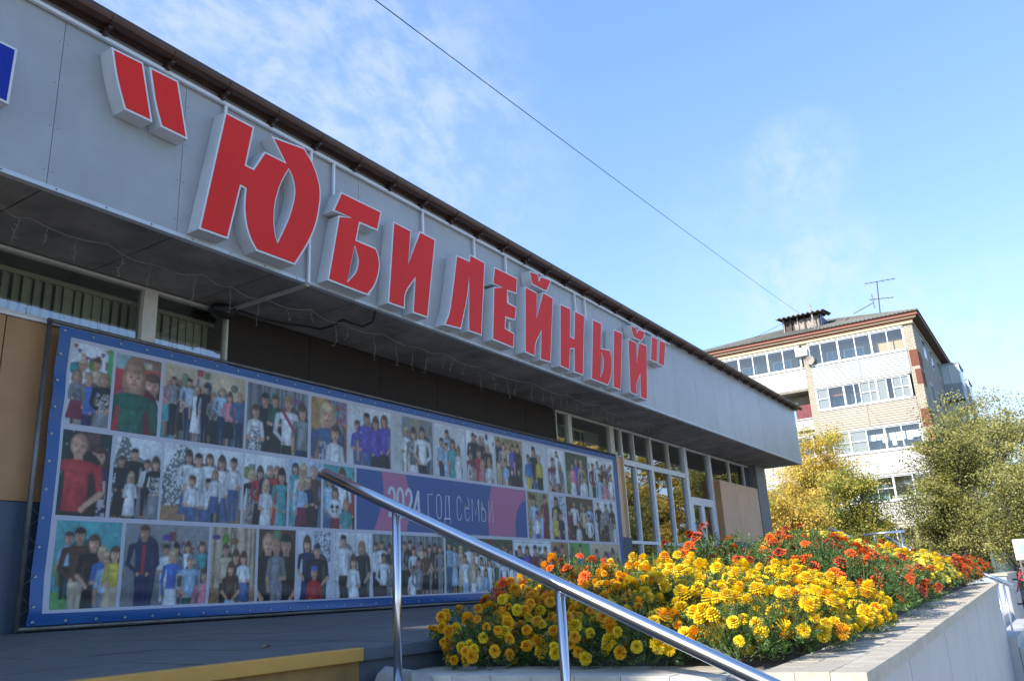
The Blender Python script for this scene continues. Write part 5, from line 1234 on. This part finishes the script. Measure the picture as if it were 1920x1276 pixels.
# corrugated hipped roof
def roofplane(p0, p1, q0, q1, n, name, thick_=.05, amp=.045):
    # p0-p1 eave line, q0-q1 ridge line; waves run along the eave
    p0, p1, q0, q1 = map(Vector, (p0, p1, q0, q1)); up = Vector((0, 0, 1)); V = []; F = []
    for i in range(n*6+1):
        t = i/(n*6); a = p0.lerp(p1, t); b = q0.lerp(q1, t); h = amp*math.sin(2*math.pi*n*t); V += [tuple(a+up*h), tuple(b+up*h), tuple(a+up*(h-.03)), tuple(b+up*(h-.03))]
    for i in range(n*6):
        k = 4*i; F += [(k, k+4, k+5, k+1), (k+2, k+3, k+7, k+6), (k, k+2, k+6, k+4)]
    q = MB(); q.v = V; q.f = F; return q.build(name, mroof, apt)
XR2 = 58.5; YRD = (YR_+YLft)/2; ZR = 17.15
roofplane((XA-.5, YR_-.5, 14.30), (XA-.5, YLft+.5, 14.30), (XR2, YRD, ZR), (XR2, YRD+.01, ZR), 62, 'roof_sheet')
roofplane((XEND, YR_-.5, 14.30), (XA-.5, YR_-.5, 14.30), (XEND, YRD, ZR), (XR2, YRD, ZR), 110, 'roof_sheet')
roofplane((XA-.5, YLft+.5, 14.30), (XEND, YLft+.5, 14.30), (XR2, YRD, ZR), (XEND, YRD, ZR), 110, 'roof_sheet')
ab('roof_edge', medge, (XA-.52, YR_-.5, 14.242, XA-.40, YLft+.4, 14.27))
# dormer
dm = empty('roof_dormer', (XA+2, 11.4, 15.2), 'battered roof dormer of boards and corrugated sheet on the apartment roof', 'dormer')
wood = mat('weathered_boards', (.30, .27, .25), .9, 0, .3, 6); wd2 = mat('dark_boards', (.07, .06, .055), .9)
X1_ = XA+1.7; yb0, yb1 = 10.35, 12.75
z0 = 14.95
for k, y in enumerate(np.linspace(yb0+.1, yb1-.1, 6)):
    q = MB(); q.box(X1_, y-.04, z0-.1, X1_+.06, y+.04, 15.95); q.build('stud', wood if k % 2 else wd2, dm)
q = MB(); q.hexa([(X1_+.1, 10.45, z0+.1), (X1_+.14, 10.45, z0+.1), (X1_+.14, 12.0, z0+.02), (X1_+.1, 12.0, z0+.02)], [(X1_+.1, 10.45, 15.85), (X1_+.14, 10.45, 15.85), (X1_+.14, 12.0, 15.70), (X1_+.1, 12.0, 15.70)]); q.build('board', wood, dm)
q = MB(); q.box(X1_+.15, yb0, z0-.3, X1_+1.8, yb1, 15.85); q.build('dormer_body', wd2, dm)
q = MB(); q.box(X1_-.001, yb0-.02, z0-.3, X1_+1.6, yb0-.001, 15.85); q.build('cheek', mat('blue_grey_board', (.18, .20, .34), .8), dm)
n = 10; V = []; F = []
for i in range(n*6+1):
    t = i/(n*6); y = yb0-.35+(yb1-yb0+.6)*t; h = .05*math.sin(2*math.pi*n*t)
    V += [(X1_-.45, y, 15.98+h), (X1_+2.1, y, 16.35+h), (X1_-.45, y, 15.93+h), (X1_+2.1, y, 16.30+h)]
for i in range(n*6): k = 4*i; F += [(k, k+4, k+5, k+1), (k+2, k+3, k+7, k+6), (k, k+2, k+6, k+4)]
q = MB(); q.v = V; q.f = F; q.build('dormer_roof', medge, dm)
q = MB(); q.tube([(X1_-.3, 10.72, 14.75), (X1_-.3, 10.80, 16.55)], .05, 6); q.tube([(X1_-.3, 10.75, 15.9), (X1_+.1, 10.4, 16.2)], .03, 5); q.build('pole', wood, dm)
q = MB(); q.hexa([(X1_-.1, 8.9, 15.02), (X1_+1.2, 8.9, 15.5), (X1_+1.2, 10.0, 15.3), (X1_-.1, 10.0, 14.8)], [(X1_-.1, 8.9, 15.12), (X1_+1.2, 8.9, 15.6), (X1_+1.2, 10.0, 15.4), (X1_-.1, 10.0, 14.9)]); q.build('loose_sheet', mroof, dm)
# antennas
am = mat('antenna_metal', (.10, .10, .12), .5, .5)
def antenna(base, top, bars, label, name='antenna'):
    t = empty(name, base, label, 'antenna', 'antennas on the apartment roof'); q = MB(); q.tube([base, top], .035, 6); q.build('mast', am, t)
    for (c, d, ln, cross) in bars:
        c = Vector(c); d = Vector(d).normalized(); q = MB(); q.tube([c-d*ln*.4, c+d*ln*.6], .022, 5)
        for s_ in np.linspace(-.35, .55, 6):
            p_ = c+d*ln*s_; cr_ = Vector(cross)*.45; q.tube([p_-cr_, p_+cr_], .010, 4)
        q.build('boom', am, t)
b0 = onX(1651, 592, 54); b1 = onX(1644, 528, 54); b2 = onX(1648, 560, 54)
antenna(tuple(b0), tuple(b1), [(tuple(b1), (0, -1, -.05), 1.75, (.9, 0, .1)), (tuple(b2), (0, -1, -.12), 1.4, (.9, 0, .1))], 'tall antenna mast with two crossed booms on the apartment roof')
c0 = onX(1600, 588, 54); c1 = onX(1638, 567, 54)
antenna(tuple(c0), tuple(c1), [(tuple(c1), (0, .05, 1), .9, (.6, .2, 0))], 'slanting antenna left of the tall mast')
# side windows and balconies
for fi, (zt_, zb_) in enumerate(FL):
    for k in range(6):
        x = XA+3.2+k*3.4
        if 62.5 < x < 66: continue
        q = MB(); q.box(x, YR_-.02, zb_+.1, x+(.9 if k % 2 else 1.3), YR_-.002, zt_+.0); o = q.build('window', M['pvc'], apt)
        q = MB(); q.box(x+.08, YR_-.035, zb_+.18, x+(.82 if k % 2 else 1.22), YR_-.021, zt_-.08); q.build('pane', mat('dark_window_pane', (.03, .035, .04), .1) if fi+k == 0 else bpy.data.materials['dark_window_pane'], o)
    for x in (63.2, 69.5):
        zp = zb_-1.1
        bb = ab('side_balcony', msidb, (x, YR_-1.1, zp, x+3.2, YR_-.002, zb_), (x-.05, YR_-1.15, zt_, x+3.25, YR_-.002, zt_+.1))
        q = MB(); q.box(x+.02, YR_-1.08, zb_+.001, x+.06, YR_-.01, zt_-.001); q.box(x+.07, YR_-1.08, zb_+.001, x+3.18, YR_-1.04, zt_-.001); q.build('pane', mat('pale_balcony_glazing', (.42, .52, .54), .2) if (fi == 0 and x < 64) else bpy.data.materials['pale_balcony_glazing'], bb)
        q = MB(); q.box(x-.02, YR_-1.12, zb_, x+.06, YR_-1.04, zt_); q.box(x-.02, YR_-.55, zb_, x+.019, YR_-.50, zt_); q.box(x-.02, YR_-1.12, zb_-.04, x+3.2, YR_-1.09, zb_+.05); q.build('frame', M['pvc'], bb)
# satellite dish and split unit on the column
q = MB(); q.box(XA-.32, 11.05, 12.9, XA-.04, 11.75, 13.4); tag(q.build('air_conditioner', M['pvc'], bevel=.02), 'white air conditioner box on the brick column below the top floor', 'air conditioner')
q = MB(); n = 14
for r_, dxx in ((0, .0), (.14, -.02), (.27, -.07)):
    for k in range(n): a = 2*math.pi*k/n; q.v.append((XA-.25+dxx, 10.95+r_*math.cos(a), 12.55+r_*math.sin(a)))
for i in range(2):
    for k in range(n): q.f.append((i*n+k, i*n+(k+1) % n, (i+1)*n+(k+1) % n, (i+1)*n+k))
q.tube([(XA-.02, 10.95, 12.4), (XA-.25, 10.95, 12.5)], .02, 5)
tag(q.build('satellite_dish', wood), 'small dull satellite dish beside the brick column', 'satellite dish')

# ------------------------------------------------------------------ overhead wires
def wire(name, a, b, sag, r_, label):
    a = Vector(a); b = Vector(b); P_ = [a.lerp(b, t)-Vector((0, 0, sag*4*t*(1-t))) for t in np.linspace(0, 1, 25)]
    q = MB(); q.tube(P_, r_, 5); tag(q.build(name, M['black'], smooth=True), label, 'cable', 'overhead wires')
wire('overhead_wire', onX(610, -70, 7.5), onX(1500, 588, 52.5), .10, .009, 'thin black wire crossing the sky from the top of the picture to the roof dormer')
wire('overhead_wire', onX(1465, 607, 52.5), onX(1300, 668, 58), .3, .012, 'thin wire running left from the roof dormer behind the club roof')

# ------------------------------------------------------------------ small things at the far right
gm_ = mat('dark_green_metal', (.05, .085, .09), .6); kio = empty('garage', (46, 6.4, GZ), 'low dark garage with a grey slatted wall behind the flower bed', 'garage')
v0 = onX(1695, 985, 46); 
q = MB(); q.box(46, 4.6, GZ, 50, 7.6, 1.25); q.build('wall', mat('grey_slat_wall', (.17, .175, .165), .8, 0, .2, 3), kio)
q = MB(); q.hexa([(45.7, 4.4, 1.26), (50.2, 4.4, 1.6), (50.2, 8.4, 1.6), (45.7, 8.4, 1.26)], [(45.7, 4.4, 1.42), (50.2, 4.4, 1.76), (50.2, 8.4, 1.76), (45.7, 8.4, 1.42)]); q.build('roof', mat('garage_roof', (.22, .21, .19), .8, 0, .2, 2), kio)
q = MB(); q.box(45.95, 7.0, GZ, 45.998, 8.3, 1.15); q.build('door', gm_, kio)
for k in range(8):
    q = MB(); q.box(45.96, 4.65, GZ+.25+k*.34, 45.998, 6.9, GZ+.25+k*.34+.29); q.build('slat', mat('slat_grey', (.18, .185, .175), .8) if k == 0 else bpy.data.materials['slat_grey'], kio)
gt = empty('metal_gate', (44, 2.6, GZ), 'dark blue green metal gate under the olive trees at the right', 'gate')
q = MB(); q.box(44, 2.15, GZ, 44.06, 3.0, 1.1); q.build('leaf', gm_, gt); q = MB(); q.box(43.94, 3.0, GZ, 44.08, 3.14, 1.25); q.build('post', gm_, gt)
q = MB(); q.box(43.94, 2.02, GZ, 44.08, 2.14, 1.25); q.build('post', gm_, gt)
q = MB(); q.box(52, -6, GZ, 52.3, 4.6, .4); tag(q.build('boundary_wall', mat('dark_fence_panels', (.10, .10, .095), .8, 0, .2, 2)), 'dark low boundary wall far behind the trees at the right', 'wall')
sg = empty('notice_board', (27, 1.3, GZ), 'white notice board with pale blue and green shapes at the right edge', 'sign')
vv = onX(1912, 1030, 27)
q = MB(); q.box(27, vv[1]-.7, vv[2]-.26, 27.03, vv[1]+.13, vv[2]+.28); q.build('board', mat('board_white', (.62, .75, .72), .5), sg)
q = MB(); q.box(26.99, vv[1]-.5, vv[2]-.1, 26.998, vv[1]+.02, vv[2]+.12); q.build('print', mat('board_print', (.25, .45, .60), .5), sg)
for d_ in (-.6, .05):
    q = MB(); q.box(27.032, vv[1]+d_-.02, GZ, 27.06, vv[1]+d_+.02, vv[2]+.2); q.build('post', M['pipe'], sg)
# parked pushchair-like bicycle: two wheels and a red frame
vb = onX(1912, 1108, 25.5); bc = empty('bicycle', (25.5, vb[1], vb[2]-.5), 'red bicycle partly cut off by the right edge beside the far bed', 'bicycle')
def wheel(cy, cz, R_):
    q = MB(); q.tube([(25.5, cy+R_*math.cos(a), cz+R_*math.sin(a)) for a in np.linspace(0, 2*math.pi, 25)], .022, 6, caps=False); o = q.build('wheel', M['black'], bc)
    q = MB()
    for k in range(9): a = math.pi*k/9; q.tube([(25.5, cy-R_*math.cos(a), cz-R_*math.sin(a)), (25.5, cy+R_*math.cos(a), cz+R_*math.sin(a))], .003, 3)
    q.build('spokes', M['steel'], o)
wheel(vb[1]+.05, vb[2], .30); wheel(vb[1]-.95, vb[2], .30)
q = MB(); redf = mat('red_bicycle_frame', (.50, .03, .05), .35); y_ = vb[1]; z_ = vb[2]
for a_, b_ in (((y_+.05, z_), (y_-.1, z_+.5)), ((y_-.1, z_+.42), (y_-.55, z_+.36)), ((y_-.08, z_+.3), (y_-.5, z_-.05)), ((y_-.5, z_-.05), (y_-.62, z_+.5)), ((y_-.5, z_-.05), (y_-.95, z_)), ((y_-.58, z_+.36), (y_-.95, z_))):
    q.tube([(25.5, *a_), (25.5, *b_)], .018, 6)
q.build('frame', redf, bc)
q = MB(); q.box(25.42, y_-.75, z_+.5, 25.58, y_-.52, z_+.55); q.build('saddle', M['black'], bc)
q = MB(); q.tube([(25.25, y_-.12, z_+.55), (25.75, y_-.12, z_+.55)], .014, 6); q.build('handlebar', M['steel'], bc)
# dry leaf lying on the terrace
q = MB(); lv = onZ(500, 1197, -.14); lv[2] = tz(lv[1])+.012
q.quad((lv[0]-.03, lv[1], lv[2]), (lv[0], lv[1]-.018, lv[2]+.012), (lv[0]+.035, lv[1]+.004, lv[2]+.004), (lv[0], lv[1]+.018, lv[2]+.012)); tag(q.build('fallen_leaf', mat('dry_leaf', (.30, .17, .07), .8)), 'single dry brown leaf lying on the grey terrace', 'leaf')
